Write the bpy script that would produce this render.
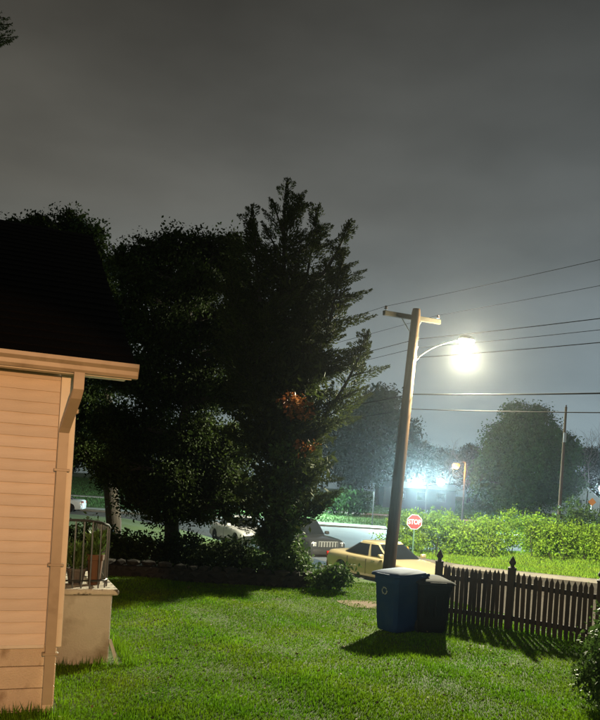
import bpy, bmesh, math, random
import numpy as np
from mathutils import Vector, Matrix
R = math.radians
random.seed(7); rng = np.random.default_rng(7)
sc = bpy.context.scene
for o in list(bpy.data.objects): bpy.data.objects.remove(o)

# ------------------------------------------------------------------ camera
F, CX, CY, ROLL, CAMZ = 750.0, 300.0, 485.0, R(3.6), 2.2     # pixels of the 600x720 photograph
cam_d = bpy.data.cameras.new('camera'); cam = bpy.data.objects.new('camera', cam_d)
sc.collection.objects.link(cam); sc.camera = cam
cam_d.lens = F/720*36; cam_d.sensor_width = 36; cam_d.shift_y = (CY-360)/720
cam_d.clip_start = .05; cam_d.clip_end = 1500
cam.matrix_world = Matrix.Translation((0,0,CAMZ)) @ Matrix.Rotation(R(90),4,'X') @ Matrix.Rotation(ROLL,4,'Z')

# ------------------------------------------------------------------ world: overcast night sky lit by the town
W = bpy.data.worlds.new('World'); sc.world = W; W.use_nodes = True
nt = W.node_tree; nt.nodes.clear(); N = nt.nodes.new; L = nt.links.new
def vmath(tree, op, a=None, b=None):
    n = tree.nodes.new('ShaderNodeMath'); n.operation = op
    for i, x in enumerate((a, b)):
        if x is None: continue
        if isinstance(x, (int, float)): n.inputs[i].default_value = x
        else: tree.links.new(x, n.inputs[i])
    return n.outputs[0]
sky = N('ShaderNodeTexSky'); sky.sky_type = 'NISHITA'; sky.sun_disc = False
sky.sun_elevation = R(28); sky.sun_rotation = R(200)
hs = N('ShaderNodeHueSaturation'); hs.inputs['Saturation'].default_value = .10; hs.inputs['Value'].default_value = .185
L(sky.outputs[0], hs.inputs['Color'])
tc = N('ShaderNodeTexCoord'); sp = N('ShaderNodeSeparateXYZ'); L(tc.outputs['Generated'], sp.inputs[0])
ramp = N('ShaderNodeValToRGB'); el = ramp.color_ramp.elements
el[0].position = 0; el[0].color = (1.10,1.40,1.50,1); el[1].position = .75; el[1].color = (.48,.42,.32,1)
e = el.new(.12); e.color = (1.14,1.32,1.36,1); e = el.new(.34); e.color = (.96,.96,.88,1)
L(sp.outputs['Z'], ramp.inputs[0])
nz = N('ShaderNodeTexNoise'); nz.inputs['Scale'].default_value = 3.4; nz.inputs['Detail'].default_value = 5; nz.inputs['Roughness'].default_value = .5
mp = N('ShaderNodeMapping'); mp.inputs['Scale'].default_value = (1,1,2.6); L(tc.outputs['Generated'], mp.inputs[0]); L(mp.outputs[0], nz.inputs['Vector'])
cl = vmath(nt, 'ADD', vmath(nt, 'MULTIPLY', nz.outputs['Fac'], .9), .55)
mx = N('ShaderNodeMix'); mx.data_type = 'RGBA'; mx.blend_type = 'MULTIPLY'; mx.inputs['Factor'].default_value = 1
tr_ = N('ShaderNodeValToRGB'); te = tr_.color_ramp.elements; te[0].position = .25; te[0].color = (1.08,1.0,.87,1); te[1].position = .75; te[1].color = (.90,1.01,1.10,1)
L(vmath(nt,'ADD',vmath(nt,'MULTIPLY',sp.outputs['X'],.5),.5), tr_.inputs[0])
mt = N('ShaderNodeMix'); mt.data_type = 'RGBA'; mt.blend_type = 'MULTIPLY'; mt.inputs['Factor'].default_value = 1; L(ramp.outputs[0], mt.inputs['A']); L(tr_.outputs[0], mt.inputs['B'])
L(hs.outputs[0], mx.inputs['A']); L(mt.outputs['Result'], mx.inputs['B'])
mx2 = N('ShaderNodeVectorMath'); mx2.operation = 'SCALE'; L(mx.outputs['Result'], mx2.inputs[0]); L(cl, mx2.inputs['Scale'])
bg = N('ShaderNodeBackground'); bg.inputs['Strength'].default_value = .15
L(mx2.outputs[0], bg.inputs[0]); wo = N('ShaderNodeOutputWorld'); L(bg.outputs[0], wo.inputs[0])

sd = bpy.data.lights.new('sun','SUN'); sd.energy = .012; sd.angle = R(30); sd.color = (1,.96,.9)
sun = bpy.data.objects.new('sun', sd); sc.collection.objects.link(sun)
sun.rotation_euler = (R(62), 0, R(-20))

vs = sc.view_settings; vs.view_transform = 'Standard'; vs.look = 'None'; vs.exposure = 0; vs.gamma = 1; vs.use_curve_mapping = False
cy = sc.cycles
cy.use_denoising = True; cy.denoiser = 'OPENIMAGEDENOISE'; cy.max_bounces = 5; cy.diffuse_bounces = 2; cy.glossy_bounces = 3
cy.transmission_bounces = 3; cy.volume_bounces = 0; cy.transparent_max_bounces = 6
cy.sample_clamp_indirect = 3.0; cy.caustics_reflective = False; cy.caustics_refractive = False

# ------------------------------------------------------------------ helpers
cr, sr = math.cos(ROLL), math.sin(ROLL)
def at(px, py, d):
    u, v = px-CX, py-CY
    return Vector(((u*cr+v*sr)*d/F, d, CAMZ-(-u*sr+v*cr)*d/F))

def link(o, parent=None):
    sc.collection.objects.link(o)
    if parent is not None: o.parent = parent
    return o
def tag(o, label=None, cat=None, group=None, kind=None):
    for k, v in (('label',label),('category',cat),('group',group),('kind',kind)):
        if v: o[k] = v
    return o
def thing(name, label, cat, loc=(0,0,0), rz=0, group=None):
    o = bpy.data.objects.new(name, None); o.empty_display_size = .2
    link(o); o.location = loc; o.rotation_euler = (0,0,rz)
    return tag(o, label, cat, group)
def copy_tree(o, parent=None):
    c = o.copy(); link(c, parent)
    if parent is not None: c.matrix_parent_inverse = o.matrix_parent_inverse
    for ch in list(o.children): copy_tree(ch, c)
    return c

class MB:
    def __init__(s): s.v = []; s.f = []
    def add(s, vs, fs):
        n = len(s.v); s.v += [tuple(p) for p in vs]; s.f += [tuple(i+n for i in f) for f in fs]; return s
    def box(s, lo, hi, M=None):
        p = [Vector((x,y,z)) for z in (lo[2],hi[2]) for y in (lo[1],hi[1]) for x in (lo[0],hi[0])]
        if M is not None: p = [M@q for q in p]
        return s.add(p, [(0,2,3,1),(4,5,7,6),(0,1,5,4),(2,6,7,3),(0,4,6,2),(1,3,7,5)])
    def cbox(s, lo, hi, c=.01, M=None):
        bm = bmesh.new(); bmesh.ops.create_cube(bm, size=1)
        for v in bm.verts: v.co = Vector([(lo[i]+hi[i])/2+v.co[i]*(hi[i]-lo[i]) for i in range(3)])
        bmesh.ops.bevel(bm, geom=bm.edges[:], offset=c, segments=1, affect='EDGES')
        bm.verts.ensure_lookup_table()
        s.add([(M@v.co if M is not None else v.co) for v in bm.verts], [[v.index for v in f.verts] for f in bm.faces]); bm.free(); return s
    def prism(s, poly, z0, z1, M=None):
        n = len(poly); p = [Vector((x,y,z0)) for x,y in poly]+[Vector((x,y,z1)) for x,y in poly]
        if M is not None: p = [M@q for q in p]
        return s.add(p, [tuple(range(n))[::-1], tuple(range(n,2*n))]+[(i,(i+1)%n,(i+1)%n+n,i+n) for i in range(n)])
    def tube(s, pts, rad, n=8, cap=True):
        pts = [Vector(p) for p in pts]
        if not hasattr(rad,'__len__'): rad = [rad]*len(pts)
        rings = []; up = None
        for i, p in enumerate(pts):
            t = (pts[min(i+1,len(pts)-1)]-pts[max(i-1,0)]).normalized()
            if up is None:
                up = t.orthogonal().normalized()
            up = (up-t*up.dot(t)).normalized(); b = t.cross(up)
            rings.append([p+(up*math.cos(2*math.pi*k/n)+b*math.sin(2*math.pi*k/n))*rad[i] for k in range(n)])
        fs = []
        for i in range(len(pts)-1):
            for k in range(n): fs.append((i*n+k, i*n+(k+1)%n, (i+1)*n+(k+1)%n, (i+1)*n+k))
        if cap: fs.append(tuple(range(n))[::-1]); fs.append(tuple((len(pts)-1)*n+k for k in range(n)))
        return s.add([q for r in rings for q in r], fs)
    def lathe(s, prof, n=20, M=None):
        vs = []; fs = []
        for r, z in prof: vs += [Vector((r*math.cos(2*math.pi*k/n), r*math.sin(2*math.pi*k/n), z)) for k in range(n)]
        for i in range(len(prof)-1):
            for k in range(n): fs.append((i*n+k, i*n+(k+1)%n, (i+1)*n+(k+1)%n, (i+1)*n+k))
        fs.append(tuple(range(n))[::-1]); fs.append(tuple((len(prof)-1)*n+k for k in range(n)))
        if M is not None: vs = [M@q for q in vs]
        return s.add(vs, fs)
    def patch(s, fn, nu=8, nv=6, u0=0, u1=1, v0=0, v1=1):
        vs = [fn(u0+(u1-u0)*i/nu, v0+(v1-v0)*j/nv) for i in range(nu+1) for j in range(nv+1)]
        fs = [(i*(nv+1)+j, (i+1)*(nv+1)+j, (i+1)*(nv+1)+j+1, i*(nv+1)+j+1) for i in range(nu) for j in range(nv)]
        return s.add(vs, fs)
    def mesh(s, name, mat, smooth=False):
        me = bpy.data.meshes.new(name); me.from_pydata([tuple(p) for p in s.v], [], s.f)
        if smooth:
            me.polygons.foreach_set('use_smooth', [True]*len(me.polygons))
            if smooth != 'all': me.set_sharp_from_angle(angle=R(38))
        me.materials.append(mat); me.update(); return me
    def build(s, name, mat, parent=None, smooth=False, loc=None, rot=None):
        o = bpy.data.objects.new(name, s.mesh(name, mat, smooth)); link(o, parent)
        if loc is not None: o.location = loc
        if rot is not None: o.rotation_euler = rot
        return o
def inst(me, name, parent, loc, rot=(0,0,0), scale=(1,1,1)):
    o = bpy.data.objects.new(name, me); link(o, parent); o.location = loc; o.rotation_euler = rot; o.scale = scale; return o

def np_mesh(name, V, k, mat, smooth=False):
    """V: (n*k,3) vertices, every k form one face"""
    V = np.asarray(V, np.float32); n = len(V)//k
    me = bpy.data.meshes.new(name); me.vertices.add(n*k); me.vertices.foreach_set('co', V.ravel())
    me.loops.add(n*k); me.loops.foreach_set('vertex_index', np.arange(n*k, dtype=np.int32))
    me.polygons.add(n); me.polygons.foreach_set('loop_start', np.arange(0,n*k,k,dtype=np.int32))
    me.polygons.foreach_set('loop_total', np.full(n,k,np.int32))
    me.materials.append(mat); me.update(calc_edges=True); return me

# ------------------------------------------------------------------ materials
def mat(name, col, rough=.7, metal=0, var=0, vscale=8, bump=0, bscale=40, col2=None, c2scale=3, c2lo=.45, c2hi=.65, island=0,
        trans=0, spec=None, coat=0, emit=None, stretch=None, objrand=0):
    m = bpy.data.materials.new(name); m.use_nodes = True; t = m.node_tree; b = t.nodes['Principled BSDF']
    b.inputs['Base Color'].default_value = (*col,1); b.inputs['Roughness'].default_value = rough; b.inputs['Metallic'].default_value = metal
    if spec is not None: b.inputs['Specular IOR Level'].default_value = spec
    if coat: b.inputs['Coat Weight'].default_value = coat; b.inputs['Coat Roughness'].default_value = .06
    if emit: b.inputs['Emission Color'].default_value = (*emit[0],1); b.inputs['Emission Strength'].default_value = emit[1]
    co = t.nodes.new('ShaderNodeTexCoord'); vec = co.outputs['Object']
    if stretch:
        q = t.nodes.new('ShaderNodeMapping'); q.inputs['Scale'].default_value = stretch; t.links.new(vec, q.inputs[0]); vec = q.outputs[0]
    def noise(s, d=4):
        n = t.nodes.new('ShaderNodeTexNoise'); n.inputs['Scale'].default_value = s; n.inputs['Detail'].default_value = d
        t.links.new(vec, n.inputs['Vector']); return n.outputs['Fac']
    c = None
    if col2 is not None:
        mr = t.nodes.new('ShaderNodeMapRange'); mr.inputs[1].default_value = c2lo; mr.inputs[2].default_value = c2hi; t.links.new(noise(c2scale,6), mr.inputs[0])
        x = t.nodes.new('ShaderNodeMix'); x.data_type = 'RGBA'; t.links.new(mr.outputs[0], x.inputs['Factor'])
        x.inputs['A'].default_value = (*col,1); x.inputs['B'].default_value = (*col2,1); c = x.outputs['Result']
    def scale_by(fac, amt):
        nonlocal c
        v = t.nodes.new('ShaderNodeVectorMath'); v.operation = 'SCALE'
        if c is None: v.inputs[0].default_value = col
        else: t.links.new(c, v.inputs[0])
        t.links.new(vmath(t,'ADD',vmath(t,'MULTIPLY',fac,2*amt),1-amt), v.inputs['Scale']); c = v.outputs[0]
    if var: scale_by(noise(vscale), var)
    if objrand:
        oi = t.nodes.new('ShaderNodeObjectInfo'); scale_by(oi.outputs['Random'], objrand)
    if island:
        g = t.nodes.new('ShaderNodeNewGeometry'); scale_by(g.outputs['Random Per Island'], island)
        h = t.nodes.new('ShaderNodeHueSaturation'); t.links.new(c, h.inputs['Color'])
        t.links.new(vmath(t,'ADD',vmath(t,'MULTIPLY',noise(1.3,2),.06),.47), h.inputs['Hue']); c = h.outputs[0]
    if c is not None: t.links.new(c, b.inputs['Base Color'])
    if bump:
        bn = t.nodes.new('ShaderNodeBump'); bn.inputs['Strength'].default_value = bump; bn.inputs['Distance'].default_value = .02
        t.links.new(noise(bscale,6), bn.inputs['Height']); t.links.new(bn.outputs[0], b.inputs['Normal'])
    if trans:
        tr = t.nodes.new('ShaderNodeBsdfTranslucent'); ms = t.nodes.new('ShaderNodeMixShader'); ms.inputs[0].default_value = trans
        if c is not None: t.links.new(c, tr.inputs[0])
        else: tr.inputs[0].default_value = (*col,1)
        t.links.new(b.outputs[0], ms.inputs[1]); t.links.new(tr.outputs[0], ms.inputs[2]); t.links.new(ms.outputs[0], t.nodes['Material Output'].inputs[0])
    return m
def glass_mat(name, col=(.012,.014,.016), rough=.06):
    m = mat(name, col, rough); b = m.node_tree.nodes['Principled BSDF']; b.inputs['Coat Weight'].default_value = .6; b.inputs['Coat Roughness'].default_value = .03
    return m
M_ = {}
M_['soil']   = mat('lawn_soil', (.05,.085,.014), .95, var=.5, vscale=9, bump=.6, bscale=60, col2=(.06,.05,.03), c2scale=2.2, c2lo=.58, c2hi=.7)
M_['grass']  = mat('grass_blade', (.10,.215,.007), .6, island=.5, var=.4, vscale=.9, trans=.38, spec=.1, col2=(.135,.24,.008), c2scale=.7)
M_['parkgrass'] = mat('park_grass_blade', (.075,.15,.05), .8, island=.4, var=.3, vscale=.3, trans=.2, spec=.1)
M_['clover'] = mat('clover_leaf', (.085,.17,.025), .9, island=.4, trans=.3, spec=.03)
M_['fallen'] = mat('fallen_leaf', (.16,.11,.045), .8, island=.5)
M_['asphalt']= mat('asphalt', (.10,.085,.07), .85, spec=.2, var=.3, vscale=1.2, bump=.35, bscale=120, col2=(.07,.06,.05), c2scale=.35)
M_['kerb']   = mat('kerb_concrete', (.30,.27,.23), .85, var=.3, vscale=3, bump=.3)
M_['walk']   = mat('sidewalk_concrete', (.36,.35,.33), .8, var=.2, vscale=2, bump=.2)
M_['dirt']   = mat('bare_dirt', (.20,.14,.09), .95, var=.35, vscale=5, bump=.6)
M_['siding'] = mat('cream_siding_paint', (.70,.60,.49), .6, var=.16, vscale=3, bump=.2, bscale=24, stretch=(1,4,7), col2=(.52,.42,.31), c2scale=1.1, c2lo=.50, c2hi=.75, objrand=.07, spec=.25)
M_['trim']   = mat('trim_paint', (.72,.66,.55), .45, var=.12, vscale=6, bump=.08, col2=(.50,.42,.32), c2scale=4, c2lo=.58, c2hi=.78)
M_['gutter'] = mat('gutter_enamel', (.40,.32,.22), .42, var=.12, vscale=9, col2=(.30,.23,.15), c2scale=5, c2lo=.56, c2hi=.75)
M_['block']  = mat('painted_block', (.60,.49,.36), .8, objrand=.08, var=.2, vscale=5, bump=.5, bscale=50, col2=(.36,.27,.18), c2scale=4, c2lo=.52, c2hi=.72)
M_['mortar'] = mat('mortar', (.52,.42,.31), .9)
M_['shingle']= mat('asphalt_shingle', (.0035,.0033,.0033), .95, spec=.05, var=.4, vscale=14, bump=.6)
M_['stucco'] = mat('stoop_concrete', (.50,.47,.41), .9, var=.2, vscale=2.5, bump=.5, bscale=45, col2=(.24,.20,.15), c2scale=2.6, c2lo=.5, c2hi=.72)
M_['slab']   = mat('slab_concrete', (.50,.45,.37), .85, var=.3, vscale=9, bump=.5, col2=(.08,.07,.05), c2scale=9, c2lo=.52, c2hi=.62)
M_['iron']   = mat('painted_iron', (.05,.05,.05), .4, metal=.0)
M_['darkiron']= mat('black_iron', (.02,.02,.02), .45)
M_['terra']  = mat('terracotta', (.11,.05,.022), .85, var=.3, vscale=6)
M_['greypot']= mat('grey_pot', (.10,.09,.08), .8)
M_['bluebin']= mat('blue_plastic', (.012,.040,.115), .8, spec=.15, var=.25, vscale=3, bump=.05, col2=(.018,.045,.11), c2scale=5)
M_['blackbin']= mat('charcoal_plastic', (.009,.0095,.0105), .8, spec=.2, var=.25, vscale=3, bump=.05)
M_['lidgrey']= mat('charcoal_lid', (.022,.022,.021), .9, spec=.12, var=.3, vscale=7)
M_['logo']   = mat('moulded_white_print', (.26,.28,.28), .6, var=.4, vscale=20)
M_['tyre']   = mat('rubber', (.012,.012,.012), .85)
M_['fence']  = mat('dark_brown_stain', (.048,.026,.016), .75, objrand=.35, var=.4, vscale=6, bump=.35, bscale=30, stretch=(4,4,.6))
M_['pole']   = mat('weathered_pole_wood', (.075,.042,.02), .9, spec=.1, var=.4, vscale=9, bump=.7, bscale=26, stretch=(3,3,.25))
M_['arm']    = mat('grey_crossarm_wood', (.045,.038,.026), .95, spec=.1, var=.35, vscale=8, bump=.4, stretch=(.4,3,3))
M_['galv']   = mat('galvanised_steel', (.34,.35,.35), .45, metal=.7, var=.15)
M_['farsteel'] = mat('painted_lamp_steel', (.06,.062,.06), .6)
M_['porcelain'] = mat('brown_porcelain', (.035,.02,.014), .3)
M_['wire']   = mat('black_cable', (.006,.006,.006), .7, spec=.02)
M_['alu']    = mat('bare_aluminium_cable', (.008,.008,.008), .7, metal=.0, spec=.02)
M_['red']    = mat('sign_red', (.34,.010,.016), .4, var=.1)
M_['white']  = mat('sign_white', (.55,.55,.53), .45)
M_['signback'] = mat('sign_aluminium', (.4,.4,.4), .5, metal=.6)
M_['greenpost'] = mat('green_steel_post', (.05,.13,.07), .55, var=.2)
M_['orange'] = mat('warning_orange', (.75,.24,.02), .5)
M_['hydrant']= mat('yellow_enamel', (.62,.36,.03), .5, var=.15, bump=.1)
M_['bark']   = mat('bark', (.024,.019,.014), .95, var=.4, vscale=6, bump=.9, bscale=18, stretch=(1,1,.3))
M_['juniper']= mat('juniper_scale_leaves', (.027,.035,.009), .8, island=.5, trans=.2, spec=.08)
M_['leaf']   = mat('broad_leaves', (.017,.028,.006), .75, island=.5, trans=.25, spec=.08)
M_['autumn'] = mat('russet_leaves', (.22,.075,.02), .7, island=.4, trans=.3)
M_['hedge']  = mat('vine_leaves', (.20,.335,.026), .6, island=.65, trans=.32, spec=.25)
M_['shrub']  = mat('shrub_leaves', (.055,.10,.02), .6, island=.5, trans=.28, spec=.3)
M_['roundt'] = mat('park_tree_leaves', (.024,.060,.016), .85, island=.45, trans=.2, spec=.03)
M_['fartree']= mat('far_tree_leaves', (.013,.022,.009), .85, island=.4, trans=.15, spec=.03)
M_['twig']   = mat('bare_twigs', (.10,.085,.07), .9)
M_['stone']  = mat('field_stone', (.03,.026,.022), .9, objrand=.4, var=.4, vscale=5, bump=.6, bscale=20)
M_['field']  = mat('park_turf', (.075,.14,.035), .9, var=.3, vscale=.25, bump=.5, bscale=8)
M_['farwall']= mat('grey_block_wall', (.032,.034,.04), .8, var=.15, vscale=1)
M_['farroof']= mat('grey_metal_roof', (.14,.15,.16), .5)
M_['whitewall'] = mat('white_clapboard', (.62,.64,.66), .7, var=.08)
M_['glass']  = glass_mat('dark_window_glass')
M_['gold']   = mat('golden_car_paint', (.52,.43,.25), .30, metal=.15, coat=.7)
M_['suvpaint']= mat('dark_grey_car_paint', (.045,.048,.052), .28, metal=.3, coat=.8)
M_['whitecar']= mat('white_car_paint', (.72,.73,.74), .3, coat=.6)
M_['chrome'] = mat('chrome', (.6,.6,.6), .15, metal=1)
M_['headl']  = mat('headlight_lens', (.65,.67,.7), .12, coat=.8)
M_['taill']  = mat('taillight_lens', (.35,.012,.012), .2, coat=.8)
M_['blackp'] = mat('black_trim_plastic', (.015,.015,.015), .6)
M_['lamp_w'] = mat('street_lamp_glow', (1,.95,.85), .4, emit=((1,.90,.70),60))
M_['lamp_f'] = mat('floodlight_glow', (.9,.97,1), .4, emit=((.70,.90,1.0),30))
M_['lamp_s'] = mat('sodium_lamp_glow', (1,.7,.35), .4, emit=((1,.30,.03),3.0))
M_['lamp_p'] = mat('porch_lamp_glow', (1,.75,.45), .4, emit=((1,.52,.2),20))

# ------------------------------------------------------------------ terrain and roads
ROADZ = -.85
KP, KD, KN = Vector((2.05,23.76)), Vector((.45,-.893)), Vector((-.893,-.45))     # near kerb of the side street
road_poly = [(-260,46),(-60,42.5),(-14,41.2),(-9.2,40.4),(-6.4,38.8),(-3.6,35.0),(2.05,23.76),(4.98,17.94),(7.78,12.4),(11.2,5.6),(16,-5.5),(23,-19),
             (44,-19),(36,-4),(30,10),(25,19.5),(20,24.3),(14,27.6),(11.4,28.9),(8.5,30.2),(6.6,31.5),(5.5,33.2),(4.9,36),(5.2,39.6),(6.8,41.6),(11,42.4),(70,44.5),(260,48),
             (260,64),(70,60),(0,57.6),(-60,58),(-260,62)]
RP = np.array(road_poly, float)
def road_dist(X, Y):
    """signed distance to the road area, negative inside"""
    X = np.asarray(X,float); Y = np.asarray(Y,float); D = np.full(X.shape, 1e9); ins = np.zeros(X.shape, bool)
    for i in range(len(RP)):
        a = RP[i]; b = RP[(i+1)%len(RP)]; ex, ey = b-a; l2 = ex*ex+ey*ey
        t = np.clip(((X-a[0])*ex+(Y-a[1])*ey)/l2, 0, 1)
        D = np.minimum(D, np.hypot(X-a[0]-t*ex, Y-a[1]-t*ey))
        c = (a[1] > Y) != (b[1] > Y)
        with np.errstate(divide='ignore', invalid='ignore'):
            xi = a[0]+(Y-a[1])*ex/(ey if ey else 1e-9)
        ins ^= c & (X < xi)
    return np.where(ins, -D, D)
def sstep(a, b, x):
    t = np.clip((x-a)/(b-a), 0, 1); return t*t*(3-2*t)
def height(X, Y):
    X = np.asarray(X,float); Y = np.asarray(Y,float); D = road_dist(X, Y)
    yard = sstep(.6, 2.8, D)*.72-.72
    yard = yard+.02*np.sin(X*1.3+.4)*np.sin(Y*.9)+.012*np.sin(X*3.1+Y*2.3)
    far = -.72+.048*np.clip(Y-60, 0, 42)
    far = far+np.where(X > 4, .45*sstep(.5, 9, D)*sstep(60, 40, Y), 0)
    isyard = (X-KP.x)*KN.x+(Y-KP.y)*KN.y > 0
    h = np.where(isyard & (Y < 45), yard, far)
    return np.where(D < .12, ROADZ-.14, h)
def hz(x, y): return float(height(np.array([x]), np.array([y]))[0])
def axis(fine0, fine1, step, lo, hi):
    a = list(np.arange(fine0, fine1, step)); s = step; x = fine1
    while x < hi: a.append(x); s *= 1.18; x += s
    a.append(hi); s = step; x = fine0-step; b = []
    while x > lo: b.append(x); s *= 1.18; x -= s
    b.append(lo); return np.array(b[::-1]+a)
ax = axis(-9, 16, .28, -300, 300); ay = axis(3, 62, .28, -60, 420)
GX, GY = np.meshgrid(ax, ay); H = height(GX, GY)
nx, ny = len(ax), len(ay)
me = bpy.data.meshes.new('ground'); me.vertices.add(nx*ny); me.vertices.foreach_set('co', np.stack([GX,GY,H],-1).astype(np.float32).ravel())
idx = np.arange(nx*ny).reshape(ny,nx); q = np.stack([idx[:-1,:-1],idx[:-1,1:],idx[1:,1:],idx[1:,:-1]],-1).reshape(-1,4)
me.loops.add(len(q)*4); me.loops.foreach_set('vertex_index', q.astype(np.int32).ravel()); me.polygons.add(len(q))
me.polygons.foreach_set('loop_start', np.arange(0,len(q)*4,4,dtype=np.int32)); me.polygons.foreach_set('loop_total', np.full(len(q),4,np.int32))
me.polygons.foreach_set('use_smooth', np.ones(len(q),bool))
cxm = GX.reshape(-1)[q].mean(1); cym = GY.reshape(-1)[q].mean(1)
me.materials.append(M_['soil']); me.materials.append(M_['field'])
me.polygons.foreach_set('material_index', (cym > 26).astype(np.int32)); me.update(calc_edges=True)
tag(link(bpy.data.objects.new('ground', me)), kind='structure')
b = MB(); b.add([(x,y,ROADZ) for x,y in road_poly], [tuple(range(len(road_poly)))])
tag(b.build('road', M_['asphalt']), kind='structure')
def strip(pts, w0, w1, z0, z1, name, m):
    """a kerb or path along pts; offsets to the left of travel"""
    P = [Vector(p) for p in pts]; A = []; B = []
    for i, p in enumerate(P):
        t = (P[min(i+1,len(P)-1)]-P[max(i-1,0)]).normalized(); n = Vector((-t.y,t.x)); A.append(p+n*w0); B.append(p+n*w1)
    mb = MB(); n = len(P)
    vs = [(a.x,a.y,z1) for a in A]+[(q.x,q.y,z1) for q in B]+[(a.x,a.y,z0) for a in A]+[(q.x,q.y,z0) for q in B]
    fs = []
    for i in range(n-1):
        fs += [(i,i+1,n+i+1,n+i),(i,2*n+i,2*n+i+1,i+1),(n+i,n+i+1,3*n+i+1,3*n+i)]
    mb.add(vs, fs); return tag(mb.build(name, m), kind='structure')
strip(road_poly[1:12], 0, -.34, ROADZ-.1, -.715, 'kerb', M_['kerb'])
strip(road_poly[12:27], 0, -.34, ROADZ-.1, -.715, 'kerb', M_['kerb'])
strip(road_poly[28:33], 0, -.34, ROADZ-.1, -.715, 'kerb', M_['kerb'])
strip([(90,61.6),(0,58.4),(-60,58.8),(-160,60)], 0, -2.1, -.9, -.69, 'sidewalk', M_['walk'])
yp = 71.5
strip([(x, yp+.004*x) for x in range(-60,64,4)], -.7, .7, hz(0,yp)-.3, hz(0,yp)+.06, 'park_path', M_['walk'])
# worn dirt patch by the bins, asphalt edge dust on the far verge
b = MB(); ang = [i/18*2*math.pi for i in range(18)]
pp = [(1.45+.55*math.cos(a)*(1+.2*math.sin(3*a)), 14.3+.5*math.sin(a)*(1+.25*math.cos(2*a))) for a in ang]
b.add([(x,y,hz(x,y)+.008) for x,y in pp], [tuple(range(18))]); tag(b.build('dirt_path', M_['dirt']), kind='structure')

# ------------------------------------------------------------------ lights belong to their lamps
def point(name, parent, loc, power, col, rad=.1, spot=None, direction=None):
    ld = bpy.data.lights.new(name, 'SPOT' if spot else 'POINT'); ld.energy = power; ld.color = col; ld.shadow_soft_size = rad
    if spot: ld.spot_size = spot; ld.spot_blend = .8
    o = bpy.data.objects.new(name, ld); link(o, parent); o.location = loc
    if direction is not None: o.rotation_euler = Vector(direction).to_track_quat('-Z','Y').to_euler()
    return o

# ================================================================== THE HOUSE
WALL_A = R(22)
house = thing('house', 'cream clapboard house with black shingle roof and downspout at its corner', 'house', (-2.12,6.82,0), WALL_A)
LEN, DEP, SB, ST = 6.0, 8.4, .62, 3.06      # local: x right along the wall, y into the house
b = MB(); b.box((-LEN,.03,.0),(-.002,DEP,ST)); b.build('wall_core', M_['siding'], house)
EXP = .1035; nb = int((ST-SB)/EXP)+1
bd = MB(); bd.add([(-LEN,-.004,.113),(-.105,-.004,.113),(-LEN,-.030,0),(-.105,-.030,0),(-LEN,.029,.113),(-.105,.029,.113),(-LEN,.029,0),(-.105,.029,0)],
                  [(2,3,1,0),(0,1,5,4),(2,6,7,3),(1,3,7,5),(0,4,6,2),(4,5,7,6)])
bme = bd.mesh('siding_board', M_['siding'])
for i in range(nb):
    inst(bme, 'siding_board', house, (0,random.uniform(-.0015,.0015),SB+i*EXP), (0,random.uniform(-.0006,.0006),0))
be = MB(); be.add([(.024,0,0),(.024,DEP,0),(.004,0,.113),(.004,DEP,.113),(-.02,0,0),(-.02,DEP,0),(-.02,0,.113),(-.02,DEP,.113)],
                  [(0,1,3,2),(2,3,7,6),(0,4,5,1),(0,2,6,4),(1,5,7,3)])
eme = be.mesh('siding_board', M_['siding'])
for i in range(nb): inst(eme, 'siding_board', house, (0,.09,SB+i*EXP))
cb = MB(); cb.cbox((-.10,-.042,SB-.02),(.042,-.006,ST),.004); cb.cbox((.006,-.006,SB-.02),(.042,.088,ST),.004)
cb.build('corner_board', M_['trim'], house)
# block foundation, painted
fm = MB(); fm.box((-LEN,.035,-.4),(-.03,DEP-.05,SB)); fm.build('foundation', M_['mortar'], house)
bk = MB().cbox((.003,0,.003),(1.617,.05,.197),.005).mesh('foundation_block', M_['block'])
for r in range(-1,3):
    x = -.03-1.62
    if r%2 == 0:
        inst(bk, 'foundation_block', house, (-.03-.81,-.006,.022+r*.2), (0,0,0), (.5,1,1)); x -= .81
    while x > -LEN+.2:
        inst(bk, 'foundation_block', house, (x,-.006+random.uniform(-.002,.002),.022+r*.2)); x -= 1.62
bk2 = MB().cbox((-.05,.004,.004),(0,.386,.196),.006).mesh('foundation_block', M_['block'])
for r in range(-1,3):
    for k in range(8): inst(bk2, 'foundation_block', house, (.012,.05+k*.39,.022+r*.2))
wt = MB(); wt.cbox((-LEN,-.038,SB-.03),(-.105,.03,SB+.004),.004); wt.build('water_table', M_['trim'], house)
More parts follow.
